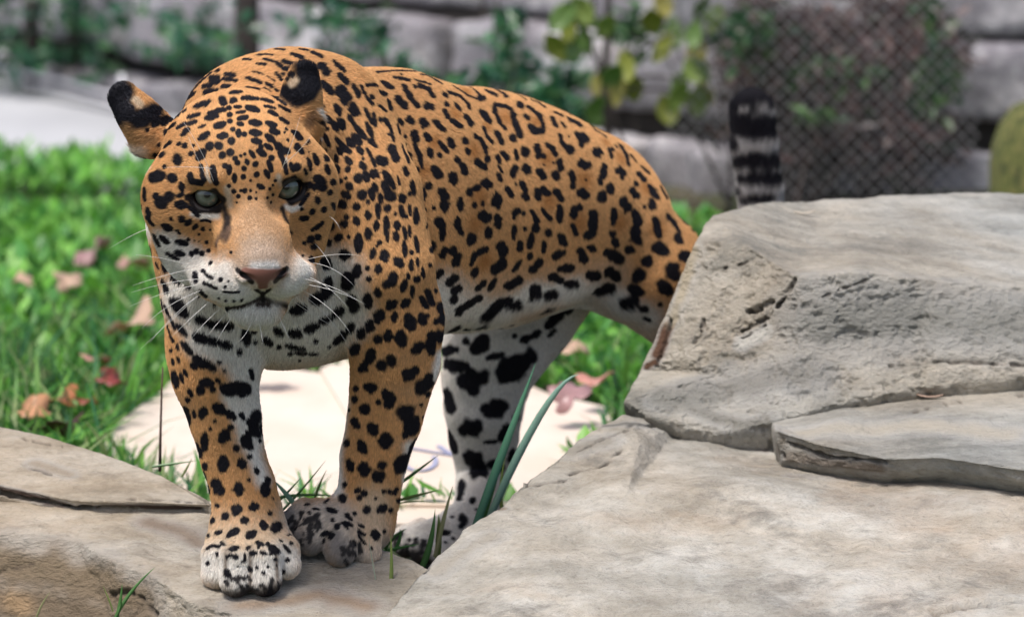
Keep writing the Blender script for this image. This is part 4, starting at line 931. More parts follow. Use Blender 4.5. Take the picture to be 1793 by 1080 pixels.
mgr, nt, b = nmat("grass_blade_green")
at = N(nt, "ShaderNodeAttribute", attribute_name="leaf"); nt.links.new(at.outputs["Color"], b.inputs["Base Color"])
b.inputs["Roughness"].default_value = .42; b.inputs["Specular IOR Level"].default_value = .4
tr = N(nt, "ShaderNodeBsdfTranslucent"); nt.links.new(at.outputs["Color"], tr.inputs[0]); ms = N(nt, "ShaderNodeMixShader"); ms.inputs[0].default_value = .35
nt.links.new(b.outputs[0], ms.inputs[1]); nt.links.new(tr.outputs[0], ms.inputs[2]); nt.links.new(ms.outputs[0], nt.nodes["Material Output"].inputs[0])
def leaf_colour(o, C):
    a = o.data.attributes.new("leaf", 'FLOAT_COLOR', 'POINT'); a.data.foreach_set("color", np.concatenate([C, np.ones((len(C), 1))], 1).astype(np.float32).ravel())
# outlines on the ground, from the photograph
FIELD = [(-1.9, .35), (-.15, .35), (.9, .7), (1.6, 1.0), (1.6, 2.2), (.55, 3.5), (-.45, 4.45), (-1.0, 4.75), (-1.9, 4.9)]
def in_poly(x, y, poly):
    ins = np.zeros(len(x), bool); n = len(poly)
    for i in range(n):
        (x0, y0), (x1, y1) = poly[i], poly[(i+1) % n]
        c = ((y0 > y) != (y1 > y)) & (x < (x1-x0)*(y-y0)/(y1-y0+1e-12)+x0); ins ^= c
    return ins
def blades(n, poly, hmin, hmax, wid, seed, cols, bend=.6, avoid=()):
    r = np.random.default_rng(seed)
    lo, hi = np.min(poly, 0), np.max(poly, 0)
    x = r.uniform(lo[0], hi[0], n*2); y = r.uniform(lo[1], hi[1], n*2)
    k = in_poly(x, y, poly)
    for av in avoid: k &= ~in_poly(x, y, av)
    dens = fbm(np.stack([x*3, y*3, x*0], 1), 6, 3); k &= r.random(len(x)) < np.clip(.75+dens*1.1, .2, 1)
    x, y = x[k][:n], y[k][:n]; n = len(x)
    patch = fbm(np.stack([x*2.2, y*2.2, x*0+3], 1), 15, 3)
    h = r.uniform(hmin, hmax, n)*(1+.9*patch)*np.clip(1.25-.12*y, .6, 1.2); a = r.uniform(0, 2*math.pi, n); w = wid*r.uniform(.6, 1.4, n)
    d = np.stack([np.cos(a), np.sin(a), 0*a], 1); sd = np.stack([-np.sin(a), np.cos(a), 0*a], 1)
    bd = bend*r.uniform(.2, 1.5, n)
    V = []
    base = np.stack([x, y, np.full(n, -.012)], 1)
    for t, ww in ((0, .8), (.4, 1.), (.75, .7)):
        c = base+d*(bd*h*t*t)[:, None]+np.array([0, 0, 1.])*(h*t*(1-.25*bd*t))[:, None]
        V += [c-sd*(w*ww/2)[:, None], c+sd*(w*ww/2)[:, None]]
    V.append(base+d*(bd*h)[:, None]+np.array([0, 0, 1.])*(h*(1-.25*bd))[:, None])
    V = np.stack(V, 1)                       # n,7,3
    o = np.arange(n)[:, None]*7
    T = np.concatenate([o+np.array(t) for t in ((0, 1, 3), (0, 3, 2), (2, 3, 5), (2, 5, 4), (4, 5, 6))])
    ci = r.integers(0, len(cols), n); C = np.array(cols)[ci]*r.uniform(.7, 1.3, n)[:, None]*(1+.45*fbm(np.stack([x*4, y*3, x*0+8], 1), 19, 3))[:, None]
    return V.reshape(-1, 3), T, np.repeat(C, 7, 0)
def broad(n, poly, size, seed, cols, avoid=()):
    """small broad leaves: clover, plantain, dandelion"""
    r = np.random.default_rng(seed); lo, hi = np.min(poly, 0), np.max(poly, 0)
    x = r.uniform(lo[0], hi[0], n*3); y = r.uniform(lo[1], hi[1], n*3); k = in_poly(x, y, poly)
    for av in avoid: k &= ~in_poly(x, y, av)
    k &= fbm(np.stack([x*2, y*2, x*0+9], 1), 8, 3) > -.12
    x, y = x[k][:n], y[k][:n]; n = len(x)
    a = r.uniform(0, 2*math.pi, n); el = r.uniform(.1, 1.1, n); L = size*r.uniform(.6, 1.5, n); w = L*r.uniform(.35, .6, n)
    d = np.stack([np.cos(a)*np.cos(el), np.sin(a)*np.cos(el), np.sin(el)], 1); sd = np.stack([-np.sin(a), np.cos(a), 0*a], 1)
    base = np.stack([x, y, r.uniform(.0, .03, n)], 1); nn = np.cross(sd, d)
    V = np.stack([base, base+d*(L*.35)[:, None]-sd*w[:, None]*.5, base+d*(L*.35)[:, None]+sd*w[:, None]*.5, base+d*(L*.4)[:, None]-nn*(w*.12)[:, None],
                  base+d*(L*.75)[:, None]-sd*w[:, None]*.4, base+d*(L*.75)[:, None]+sd*w[:, None]*.4, base+d*L[:, None]-nn*(L*.1)[:, None]], 1)
    o = np.arange(n)[:, None]*7
    T = np.concatenate([o+np.array(t) for t in ((0, 3, 1), (0, 2, 3), (1, 3, 4), (3, 2, 5), (3, 6, 4), (3, 5, 6))])
    C = np.array(cols)[r.integers(0, len(cols), n)]*r.uniform(.75, 1.25, n)[:, None]
    return V.reshape(-1, 3), T, np.repeat(C, 7, 0)
def join_parts(parts):
    V, T, C, o = [], [], [], 0
    for v, t, c in parts: V.append(v); T.append(t+o); C.append(c); o += len(v)
    return np.concatenate(V), np.concatenate(T), np.concatenate(C)
def g0(px, py): p = PZ(px, py, 0.); return (p[0], p[1])
SHEET = [g0(150, 800), g0(330, 648), g0(440, 636), g0(610, 655), g0(960, 688), g0(1075, 713), g0(1000, 885), g0(400, 900)]
BARE = [(-.46, .2), (.30, .2), (.30, .80), (-.46, .80)]
GREEN = [(.04, .16, .025), (.07, .24, .035), (.11, .32, .045), (.05, .18, .07), (.17, .38, .06), (.26, .34, .14)]
LIGHT = [(.15, .40, .05), (.10, .30, .07), (.22, .48, .09), (.09, .26, .05)]
grass = big_mesh("grass", *(lambda q: (q[0], q[1]))(GP := join_parts([
    blades(52000, FIELD, .035, .085, .0055, 41, GREEN, .8, [SHEET, BARE]),
    blades(8000, FIELD, .06, .12, .008, 42, GREEN, .9, [SHEET, BARE]),
    blades(9000, [(-4.5, -.2), (-1.85, -.2), (-1.85, 4.8), (-4.5, 5.2)], .035, .08, .008, 44, GREEN, .8),
    blades(6000, [(1.55, .2), (4.2, .2), (4.2, 4.1), (1.0, 4.1), (1.6, 2.2)], .035, .08, .008, 45, GREEN, .8),
    blades(9000, [(-3.5, -1.8), (3.5, -1.8), (3.5, -.45), (-3.5, -.45)], .025, .06, .008, 46, GREEN, .8),
    broad(20000, FIELD, .040, 43, LIGHT, [SHEET, BARE])])), mgr)
leaf_colour(grass, GP[2]); tag(grass, "bright green meadow grass mixed with broad leaves behind the slabs", "grass", kind="stuff")
# ================================================================== behind: path, stone wall, fence, shrubs
mc, nt, b = nmat("concrete"); nz = N(nt, "ShaderNodeTexNoise"); nz.inputs["Scale"].default_value = 5; nz.inputs["Detail"].default_value = 9
rp = ramp(nt, nz.outputs[0], [(.3, (.34, .345, .36)), (.6, (.46, .465, .48)), (.8, (.54, .54, .55))]); nt.links.new(rp.outputs[0], b.inputs["Base Color"]); b.inputs["Roughness"].default_value = .8
pp = [PZ(-700, 280, .02), PZ(0, 300, .02), PZ(240, 320, .02), PZ(700, 340, .02), PZ(700, 240, .02), PZ(232, 196, .02), PZ(0, 132, .02), PZ(-700, -60, .02)]
PV = np.array(pp+[p-np.array([0, 0, .10]) for p in pp])
n_ = len(pp)
path = new_mesh("path", PV, [list(range(n_))]+[(i, i+n_, (i+1) % n_+n_, (i+1) % n_) for i in range(n_)], mc, smooth=False); tag(path, kind="structure")
M_wall = stone_mat("pale_wall_stone", [(.13, .12, .14), (.30, .285, .31), (.66, .64, .66)], .55, (.26, .20, .20), .5, (.10, .11, .09), .6, painted=False)
mcore, nt, b = nmat("wall_earth"); b.inputs["Base Color"].default_value = (.035, .030, .027, 1); b.inputs["Roughness"].default_value = 1
WL = [(-2.6, 9.0), (-.87, 5.72), (.44, 4.36), (2.9, 4.36)]
wall = empty("stone_wall", (0, 4.6, 0)); tag(wall, "pale rough stone wall in courses behind the shrubs and fence", "wall")
def rough_box(L, D, Hh, seed):
    V = np.array([[x, y, z] for x in (0, L) for y in (0, D) for z in (0, Hh)], float)
    Q = np.array([[0, 1, 3, 2], [4, 6, 7, 5], [0, 4, 5, 1], [2, 3, 7, 6], [0, 2, 6, 4], [1, 5, 7, 3]])
    for _ in range(3): V, Q = quad_split(V, Q)
    T = np.concatenate([Q[:, [0, 1, 2]], Q[:, [0, 2, 3]]])
    V = smooth_mesh(V, T, 2)
    V = V+vnormals(V, Q)*(.022*fbm(V*9+seed*3.1, seed, 3))[:, None]
    return V, Q
r_ = np.random.default_rng(77)
COURSES = [(0, .105), (.125, .285), (.30, .46), (.475, .65)]
for si in range(3):
    a, b2 = np.array(WL[si]), np.array(WL[si+1]); Ls = np.linalg.norm(b2-a); u = (b2-a)/Ls; nrm = np.array([-u[1], u[0]])
    if nrm[1] < 0: nrm = -nrm
    ang = math.atan2(u[1], u[0])
    V = np.array([[0, .10, -.1], [Ls, .10, -.1], [Ls, .35, -.1], [0, .35, -.1], [0, .10, .66], [Ls, .10, .66], [Ls, .35, .66], [0, .35, .66]])
    o = new_mesh("earth_core", V, [(0, 1, 5, 4), (1, 2, 6, 5), (2, 3, 7, 6), (3, 0, 4, 7), (4, 5, 6, 7), (3, 2, 1, 0)], mcore, smooth=False)
    o.location = (a[0], a[1], 0); o.rotation_euler = (0, 0, ang); put(o, wall)
    for ci, (z0, z1) in enumerate(COURSES):
        t = r_.uniform(-.15, 0)
        while t < Ls:
            L = r_.uniform(.26, .55)
            V, Q = rough_box(min(L, Ls-t+.04)-.014, .24, z1-z0, int(r_.integers(1, 999)))
            o = big_mesh("stone", V, Q, M_wall)
            off = .03*ci+r_.uniform(-.015, .02)
            p = a+u*t+nrm*off
            o.location = (p[0], p[1], z0-(.03 if ci == 0 else 0)); o.rotation_euler = (0, 0, ang); put(o, wall)
            t += L
# cables along the path's far edge
mcab, nt, b = nmat("steel_cable"); b.inputs["Base Color"].default_value = (.42, .42, .45, 1); b.inputs["Metallic"].default_value = .6; b.inputs["Roughness"].default_value = .5
cab = empty("cable_rail", tuple(PZ(0, 150, .02))); tag(cab, "low steel cable rail along the far edge of the concrete path", "rail")
for (y0, y1) in ((118, 172), (138, 190)):
    tube("cable", [P(-120, y0-27, 6.3), P(0, y0, 6.0), P(110, (y0+y1)/2-3, 5.75), P(215, y1, 5.5)], .006, .006, mcab, cab, 6)
for px, py in ((-60, 150), (215, 205)): tube("post", [P(px, py, 5.55 if px > 0 else 6.1), P(px, py-75, 5.55 if px > 0 else 6.1)], .012, .012, mcab, cab, 8)

# ---- foliage helpers
mlf, nt, b = nmat("leaf_blade")
at = N(nt, "ShaderNodeAttribute", attribute_name="leaf"); nt.links.new(at.outputs["Color"], b.inputs["Base Color"]); b.inputs["Roughness"].default_value = .35; b.inputs["Specular IOR Level"].default_value = .5
tr = N(nt, "ShaderNodeBsdfTranslucent"); nt.links.new(at.outputs["Color"], tr.inputs[0]); ms = N(nt, "ShaderNodeMixShader"); ms.inputs[0].default_value = .3
nt.links.new(b.outputs[0], ms.inputs[1]); nt.links.new(tr.outputs[0], ms.inputs[2]); nt.links.new(ms.outputs[0], nt.nodes["Material Output"].inputs[0])
mbark, nt, b = nmat("bark"); nz = N(nt, "ShaderNodeTexNoise"); nz.inputs["Scale"].default_value = 30; nz.inputs["Detail"].default_value = 6
rp = ramp(nt, nz.outputs[0], [(.3, (.018, .014, .014)), (.7, (.06, .045, .04))]); nt.links.new(rp.outputs[0], b.inputs["Base Color"]); b.inputs["Roughness"].default_value = .9
def leaves_at(Pc, size, seed, cols, narrow=.45, droop=.3):
    r = np.random.default_rng(seed); n = len(Pc)
    a = r.uniform(0, 2*math.pi, n); el = r.uniform(-.9, .7, n)-droop; L = size*r.uniform(.6, 1.4, n); w = L*narrow*r.uniform(.8, 1.2, n)
    d = np.stack([np.cos(a)*np.cos(el), np.sin(a)*np.cos(el), np.sin(el)], 1)
    sd = np.cross(d, r.normal(size=(n, 3))); sd /= np.linalg.norm(sd, axis=1)[:, None]; nn = np.cross(sd, d)
    V = np.stack([Pc, Pc+d*(L*.4)[:, None]-sd*(w*.5)[:, None], Pc+d*(L*.45)[:, None]-nn*(w*.15)[:, None], Pc+d*(L*.4)[:, None]+sd*(w*.5)[:, None], Pc+d*L[:, None]-nn*(L*.12)[:, None]], 1)
    o = np.arange(n)[:, None]*5
    T = np.concatenate([o+np.array(t) for t in ((0, 1, 2), (0, 2, 3), (1, 4, 2), (2, 4, 3))])
    C = np.array(cols)[r.integers(0, len(cols), n)]*r.uniform(.65, 1.35, n)[:, None]
    return V.reshape(-1, 3), T, np.repeat(C, 5, 0)
def cloud(c, rad, n, seed, clumps=14):
    """points gathered in clumps inside an ellipsoid"""
    r = np.random.default_rng(seed)
    cc = r.normal(size=(clumps, 3)); cc *= (r.random(clumps)**.4/np.linalg.norm(cc, axis=1))[:, None]
    k = r.integers(0, clumps, n); p = cc[k]+r.normal(0, .20, (n, 3))
    return np.asarray(c)+p*np.asarray(rad)
def foliage(name, parts, parent):
    V, T, C = join_parts(parts); o = big_mesh(name, V, T, mlf, smooth=False); leaf_colour(o, C); put(o, parent); return o
DG = [(.014, .075, .035), (.022, .11, .05), (.05, .17, .07), (.03, .10, .065), (.10, .22, .09)]
YG = [(.30, .33, .06), (.22, .30, .07), (.40, .36, .10), (.14, .24, .06)]
BR = [(.07, .04, .042), (.12, .06, .055), (.05, .035, .04), (.15, .09, .08), (.04, .05, .03), (.20, .14, .13)]
def sapling(px, y, rpx, lean, label, crown_c, crown_r, n, cols, seed, size=.05, height=1.9):
    b0 = P(px, 190, y); b0[2] = -.02
    t = empty("sapling_tree", tuple(b0)); tag(t, label, "tree", "saplings by the wall")
    top = b0+np.array([lean, .05, height]); r = rpx*S(y)
    trunk = tube("trunk", bez([b0, b0+np.array([lean*.1, 0, .6]), b0+np.array([lean*.6, .03, 1.2]), top], 10), r, r*.35, mbark, t, 8)
    rr = np.random.default_rng(seed)
    for k in range(7):
        q = b0+(top-b0)*rr.uniform(.08, .9); e = q+np.array([rr.normal(0, .25), rr.normal(0, .12), rr.uniform(-.02, .30)])
        tube("branch", bez([q, (q+e)/2+np.array([0, 0, .05]), e], 6), r*.28, r*.08, mbark, None, 5).parent = trunk
    foliage("crown", [leaves_at(cloud(c, cr, m, seed+i, 10), size, seed+20+i, cols) for i, (c, cr, m) in enumerate(zip(crown_c, crown_r, n))], t)
    return t
sapling(58, 6.05, 17, -.05, "dark sapling trunk rising at the end of the cable rail", [P(40, 30, 6.0), P(20, 95, 6.0), P(0, -900, 5.6)], [(.16, .2, .10), (.10, .15, .05), (.5, .4, .4)], [150, 60, 420], DG, 101)
sapling(128, 6.1, 10, .12, "slim dark sapling with thin trunk beside a thicker one", [P(250, 25, 5.9), P(190, 80, 5.9), P(220, -900, 5.6)], [(.16, .2, .09), (.05, .1, .08), (.5, .4, .4)], [90, 40, 380], DG, 111)
sapling(432, 5.0, 26, .02, "thick dark tree trunk standing behind the jaguar's neck", [P(380, 60, 4.9), P(600, 30, 5.0), P(460, -900, 5.4)], [(.16, .1, .05), (.12, .15, .05), (.6, .4, .4)], [50, 30, 420], DG, 121)
def shrub(label, name, spots, stems, cols, size, seed, ybase, narrow=.45, group=None):
    b0 = P(*spots[0][:2], ybase); b0[2] = 0
    t = empty(name, tuple(b0)); tag(t, label, "shrub", group)
    rr = np.random.default_rng(seed)
    for k in range(stems):
        px, py, y, rx, rz, n = spots[rr.integers(0, len(spots))]
        e = P(px+rr.normal(0, rx*.5), py+rr.normal(0, rz*.5), y)
        s0 = np.array([b0[0]+(e[0]-b0[0])*rr.uniform(.2, .8)+rr.normal(0, .03), y+rr.normal(0, .05), -.01])
        tube("stem", bez([s0, (s0+e)/2+rr.normal(0, .03, 3), e], 7), .006, .002, mbark, t, 5)
    foliage("foliage", [leaves_at(cloud(P(px, py, y), (rx*S(y), .16, rz*S(y)), n, seed+i*7, max(8, n//45)), size, seed+50+i, cols, narrow) for i, (px, py, y, rx, rz, n) in enumerate(spots)], t)
    return t
shrub("dense dark green shrub against the pale wall, seen over the jaguar's back", "shrub", [(790, 165, 4.3, 130, 50, 420), (930, 160, 4.25, 90, 55, 330), (690, 130, 4.45, 60, 35, 130), (900, 60, 4.4, 40, 60, 90), (660, 70, 4.5, 20, 40, 40)], 12, DG, .042, 201, 4.35)
shrub("low dark green undergrowth between the tree trunks and the wall", "shrub", [(330, 85, 5.5, 120, 12, 150), (60, 90, 6.1, 90, 12, 110), (580, 115, 4.9, 60, 25, 110), (300, 30, 5.5, 90, 40, 60), (560, 30, 4.9, 60, 30, 50)], 6, DG, .04, 231, 5.2)
shrub("brown leafless bramble tangle behind the wire fence", "bramble", [(1420, 110, 4.15, 150, 90, 1500), (1560, 80, 4.2, 120, 90, 1400), (1480, 240, 4.1, 170, 70, 1100), (1640, 240, 4.15, 60, 50, 160), (1330, 60, 4.2, 70, 80, 420)], 46, BR, .036, 261, 4.15, .4)
shrub("sparse green creeper climbing the wire fence", "creeper", [(1300, 60, 3.95, 60, 60, 130), (1640, 110, 3.95, 40, 110, 190), (1460, 150, 3.95, 130, 60, 90), (1100, 60, 4.1, 60, 60, 90)], 10, [(.05, .12, .04), (.03, .09, .04), (.09, .15, .06)], .034, 291, 3.95)
# sapling with large yellowing leaves, each leaf its own piece
ys = empty("yellow_leaved_sapling", tuple(np.array([P(1090, 300, 4.0)[0], 4.0, 0.]))); tag(ys, "thin sapling with large yellow autumn leaves beside the wire fence", "sapling")
stem = [P(1085, 360, 4.0), P(1060, 240, 4.0), P(1045, 120, 4.0), P(1080, 20, 4.0), P(1060, -140, 4.0)]
ystem = tube("stem", bez(stem, 12), .010, .005, mbark, ys, 6)
for e in ((1230, 60), (1190, 140), (1000, 60), (1240, 170)):
    q = P(1060, 160, 4.0); tube("twig", bez([q, P((1060+e[0])/2, e[1]-20, 3.98), P(*e, 3.95)], 7), .004, .0015, mbark, None, 5).parent = ystem
def leaf_piece(name, c, L, w, d, n, col, parent, curl=.2, lobes=0):
    d = np.asarray(d, float); d /= np.linalg.norm(d); n = np.asarray(n, float); n -= d*(n@d); n /= np.linalg.norm(n); s_ = np.cross(d, n)
    V, C = [], []
    rows = 7
    for i in range(rows):
        t = i/(rows-1); ww = w*math.sin(math.pi*min(max(t, .02), .985))**.75
        if lobes: ww *= 1+.5*math.cos(t*lobes*2*math.pi)
        for k in (-1, -.5, 0, .5, 1):
            V.append(c+d*L*(t-.5)+s_*ww*.5*k+n*(curl*L*((t-.5)**2*1.5)+abs(k)*w*.14))
    F = [(i*5+k, i*5+k+1, (i+1)*5+k+1, (i+1)*5+k) for i in range(rows-1) for k in range(4)]
    o = new_mesh(name, V, F, mlf); leaf_colour(o, np.tile(np.array(col), (len(V), 1))*np.random.default_rng(len(F)).uniform(.85, 1.15, (len(V), 1)))
    sol = o.modifiers.new("thick", 'SOLIDIFY'); sol.thickness = .0008
    if parent is not None: put(o, parent)
    return o
rl = np.random.default_rng(5)
for (px, py) in [(1000, 60), (985, 35), (1030, 70), (1010, 90), (1180, 65), (1165, 85), (1222, 8), (1160, 5), (1225, 100), (1235, 120), (1190, 150), (1180, 165), (1242, 165), (1225, 180), (1168, 192), (1065, 130), (1050, 150), (1075, 165), (1050, 190), (1090, 110), (1140, 30), (1205, 130), (1110, 150), (1020, 20), (1215, 60), (1060, 45), (1250, 40), (975, 80)]:
    leaf_piece("leaf", P(px+rl.normal(0, 4), py+rl.normal(0, 4), 3.95+rl.normal(0, .04)), rl.uniform(.050, .075), rl.uniform(.034, .048), (rl.normal(0, .5), rl.normal(0, .3), -1), (rl.normal(0, .5), -1, rl.normal(0, .4)), YG[rl.integers(0, 4)], ys)
# chain-link fence: each wire a zigzag of its own
mwire, nt, b = nmat("fence_wire"); b.inputs["Base Color"].default_value = (.36, .34, .35, 1); b.inputs["Metallic"].default_value = .3; b.inputs["Roughness"].default_value = .6
yf = 3.9; pitch_ = .0155
x0, x1 = P(1170, 0, yf)[0], P(1730, 0, yf)[0]
fence = empty("wire_fence", ((x0+x1)/2, yf, 0)); tag(fence, "rusty chain-link wire fence in front of the brown brambles", "fence")
nw = int((x1-x0)/pitch_)
for i in range(nw):
    pts = []
    for k in range(46):
        z = .02+k*pitch_
        pts.append((x0+i*pitch_+(pitch_ if (k+i) % 2 else 0), yf+(.002 if k % 2 else -.002), z))
    tube("wire", pts, .0015, .0015, mwire, fence, 4)
tube("top_rail", [(x0-.03, yf, .72), (x1+.03, yf, .72)], .006, .006, mwire, fence, 8)
# mossy post at the frame edge
mm, nt, b = nmat("mossy_wood"); nz = N(nt, "ShaderNodeTexNoise"); nz.inputs["Scale"].default_value = 16; nz.inputs["Detail"].default_value = 7
rp = ramp(nt, nz.outputs[0], [(.3, (.035, .04, .018)), (.5, (.10, .11, .03)), (.7, (.19, .16, .06))]); nt.links.new(rp.outputs[0], b.inputs["Base Color"]); b.inputs["Roughness"].default_value = .95
pc = P(1800, 330, 3.2); seg, V, F = 28, [], []
prof = [(.0, 72), (.10, 70), (.20, 66), (.24, 60), (.28, 46), (.31, 26), (.318, 4)]
zb = P(1800, 420, 3.2)[2]
for (h, r) in prof:
    for k in range(seg):
        a = 2*math.pi*k/seg; rr_ = r*S(3.2)*(1+.06*math.sin(3*a+h*20)+.04*math.sin(7*a))
        V.append((pc[0]+rr_*math.cos(a), 3.2+rr_*math.sin(a), -.02+h*1.02))
for i in range(len(prof)-1):
    for k in range(seg): F.append((i*seg+k, i*seg+(k+1) % seg, (i+1)*seg+(k+1) % seg, (i+1)*seg+k))
F.append([(len(prof)-1)*seg+k for k in range(seg)]); F.append([k for k in range(seg)][::-1])
stump = new_mesh("mossy_stump", V, F, mm); tag(stump, "round-topped olive green mossy stump standing behind the boulder", "stump")
# ================================================================== cardboard sheet, tufts, fallen leaves
mcb, nt, b = nmat("cardboard"); nz = N(nt, "ShaderNodeTexNoise"); nz.inputs["Scale"].default_value = 7; nz.inputs["Detail"].default_value = 5
rp = ramp(nt, nz.outputs[0], [(.35, (.68, .56, .46)), (.65, (.72, .62, .53))]); nt.links.new(rp.outputs[0], b.inputs["Base Color"]); b.inputs["Roughness"].default_value = .7
mink, nt, b = nmat("blue_marker"); b.inputs["Base Color"].default_value = (.33, .34, .48, 1); b.inputs["Roughness"].default_value = .7
ZB = .012
def sheet_piece(name, pts, parent, z=ZB, mat=None, th=.005):
    Vt = [np.asarray(p, float) for p in pts]; n = len(Vt); Vb = [p-np.array([0, 0, th]) for p in Vt]
    o = new_mesh(name, Vt+Vb, [list(range(n))]+[list(range(2*n-1, n-1, -1))]+[(i, i+n, (i+1) % n+n, (i+1) % n) for i in range(n)], mat or mcb, smooth=False)
    bv = o.modifiers.new("edge", 'BEVEL'); bv.width = .0012; bv.segments = 2
    put(o, parent); return o
o0 = PZ(600, 800, ZB); card = empty("cardboard_sheet", tuple(o0)); tag(card, "large cream cardboard sheet lying on the grass under the jaguar, marked in blue", "cardboard")
sheet_piece("panel", [PZ(95, 830, ZB), PZ(300, 665, ZB), PZ(345, 640, ZB), PZ(440, 635, ZB), PZ(592, 657, ZB), PZ(640, 660, ZB), PZ(800, 915, ZB), PZ(600, 915, ZB), PZ(80, 905, ZB)][::-1], card)
sheet_piece("panel", [PZ(560, 645, ZB+.006), PZ(618, 617, ZB+.006), PZ(760, 600, ZB+.006), PZ(960, 688, ZB+.006), PZ(1080, 716, ZB+.006), PZ(1010, 885, ZB+.006), PZ(700, 880, ZB+.006)][::-1], card)
def ink(pts, wpx):
    pts = [PZ(x, y, ZB+.0085) for x, y in pts]; V, F = [], []
    for i, p in enumerate(pts):
        t = pts[min(i+1, len(pts)-1)]-pts[max(i-1, 0)]; t /= np.linalg.norm(t); s_ = np.cross(t, (0, 0, 1)); w = wpx*S(1.3)*.5
        V += [p-s_*w, p+s_*w]
    F = [(2*i, 2*i+1, 2*i+3, 2*i+2) for i in range(len(pts)-1)]
    V2 = V+[v-np.array([0, 0, .0015]) for v in V]; n = len(V)
    F2 = F+[tuple(n+i for i in f[::-1]) for f in F]
    o = new_mesh("marker_stroke", V2, F2, mink, smooth=False); put(o, card)
ink([(700, 780), (735, 786), (770, 792), (800, 797)], 9)
ink([(768, 779), (780, 788), (800, 797)], 10)
a_ = np.linspace(-.5, 3.4, 16); ink([(735+28*math.cos(t), 806+17*math.sin(t)) for t in a_], 9)

mbl, nt, b = nmat("blade")
at = N(nt, "ShaderNodeAttribute", attribute_name="leaf"); nt.links.new(at.outputs["Color"], b.inputs["Base Color"]); b.inputs["Roughness"].default_value = .4
def blade(pts, wpx, y, col, parent, name="blade"):
    """pts photo pixels from root to tip, lying in depth y (or y0,y1)"""
    y0, y1 = y if isinstance(y, tuple) else (y, y)
    n0 = len(pts)
    c = bez([P(px, py, y0+(y1-y0)*i/(n0-1)) for i, (px, py) in enumerate(pts)], 11)
    V, C = [], []
    for i, p in enumerate(c):
        t = c[min(i+1, 10)]-c[max(i-1, 0)]; t /= np.linalg.norm(t); s_ = np.cross(t, FWD); s_ /= np.linalg.norm(s_); f = i/10
        w = wpx*S(y0)*.5*(1-f**2.2)*(.75+.5*min(f*3, 1)*.5)+.0001
        V += [p-s_*w, p+FWD*w*.45, p+s_*w, p+FWD*w*.45+FWD*.0006]
        k = .85+.3*f; C += [np.array(col)*k*1.12, np.array(col)*k*.8, np.array(col)*k, np.array(col)*k*.8]
    F = []
    for i in range(10):
        for k in range(4): F.append((4*i+k, 4*i+(k+1) % 4, 4*i+4+(k+1) % 4, 4*i+4+k))
    o = new_mesh(name, V, F, mbl); leaf_colour(o, np.array(C)); put(o, parent)
def tuft(label, root, y, bl):
    t = empty("grass_tuft", tuple(P(*root, y))); tag(t, label, "grass tuft")
    for pts, w_, yy, col in bl: blade(pts, w_, yy, col, t)
G1, G2, G3, G4 = (.13, .30, .20), (.09, .22, .06), (.20, .27, .07), (.30, .30, .14)
tuft("two long blue-green grass blades crossing the jaguar's planted hind leg", (835, 930), .20, [([(828, 935), (868, 820), (905, 730), (938, 635)], 17, .20, (.10, .27, .17)), ([(845, 935), (895, 810), (955, 700), (985, 660), (1014, 655)], 16, .22, (.22, .38, .30)), ([(838, 930), (862, 860), (880, 800)], 10, .21, G2), ([(880, 900), (872, 850), (885, 800)], 7, .24, G3)])
tuft("short green grass blades sprouting between the jaguar's fore paws", (500, 900), .17, [([(525, 895), (500, 860), (476, 838)], 10, .16, (.20, .40, .28)), ([(482, 905), (520, 870), (570, 806)], 5, .17, G2), ([(482, 882), (505, 862), (528, 834)], 5, .18, G2), ([(480, 872), (530, 862), (592, 868)], 6, .18, G2), ([(546, 892), (556, 850), (572, 822)], 5, .18, G3), ([(490, 900), (470, 880), (440, 872)], 4, .18, G2)])
tuft("thin grass blades leaning out from behind the jaguar's turned fore leg", (690, 880), .2, [([(695, 850), (730, 825), (768, 796)], 6, .2, G2), ([(690, 878), (730, 866), (772, 857)], 6, .2, G3), ([(690, 882), (730, 874), (760, 880)], 2.5, .2, G3)])
tuft("green grass blades standing in front of the jaguar's hind paw", (760, 985), .12, [([(735, 1000), (757, 960), (762, 890)], 13, .12, G2), ([(762, 975), (775, 910), (793, 850)], 9, .12, G4), ([(766, 980), (770, 930), (768, 900)], 12, .13, G3), ([(672, 960), (690, 935), (712, 925)], 8, .22, G2), ([(668, 965), (700, 958), (735, 952)], 6, .22, (.12, .33, .08)), ([(680, 968), (672, 940), (678, 918)], 6, .22, G2), ([(690, 965), (705, 940), (700, 925)], 7, .23, (.12, .33, .08))])
tuft("single upright yellow-green grass blade at the edge of the paw slab", (683, 1045), -.02, [([(682, 1050), (688, 1000), (684, 935)], 8, -.03, G3), ([(666, 1060), (655, 1000), (645, 940)], 2.5, -.03, (.35, .40, .30))])
tuft("small grass sprigs rooted in the brown front of the paw slab", (205, 1075), -.005, [([(200, 1085), (222, 1035), (272, 992)], 7, -.03, G2), ([(205, 1080), (212, 1050), (214, 1022)], 7, -.03, G2), ([(198, 1070), (190, 1045), (180, 1025)], 3, -.03, G3), ([(62, 1085), (72, 1055), (88, 1035)], 4, -.01, G4)])
tuft("flat grass blade and thin stalk lying over the pale rock layer", (268, 818), .3, [([(266, 817), (300, 812), (345, 806)], 5, .3, G2), ([(318, 835), (330, 815), (336, 802)], 4, .3, G3)])
mtw, nt, b = nmat("dry_stalk"); b.inputs["Base Color"].default_value = (.10, .055, .045, 1); b.inputs["Roughness"].default_value = .8
tw = tube("dry_stalk", [P(280, 825, .32), P(281, 760, .32), P(283, 690, .32), P(285, 642, .32)], .0022, .0008, mtw); tag(tw, "thin dark dry stalk standing upright before the cardboard sheet", "stalk")

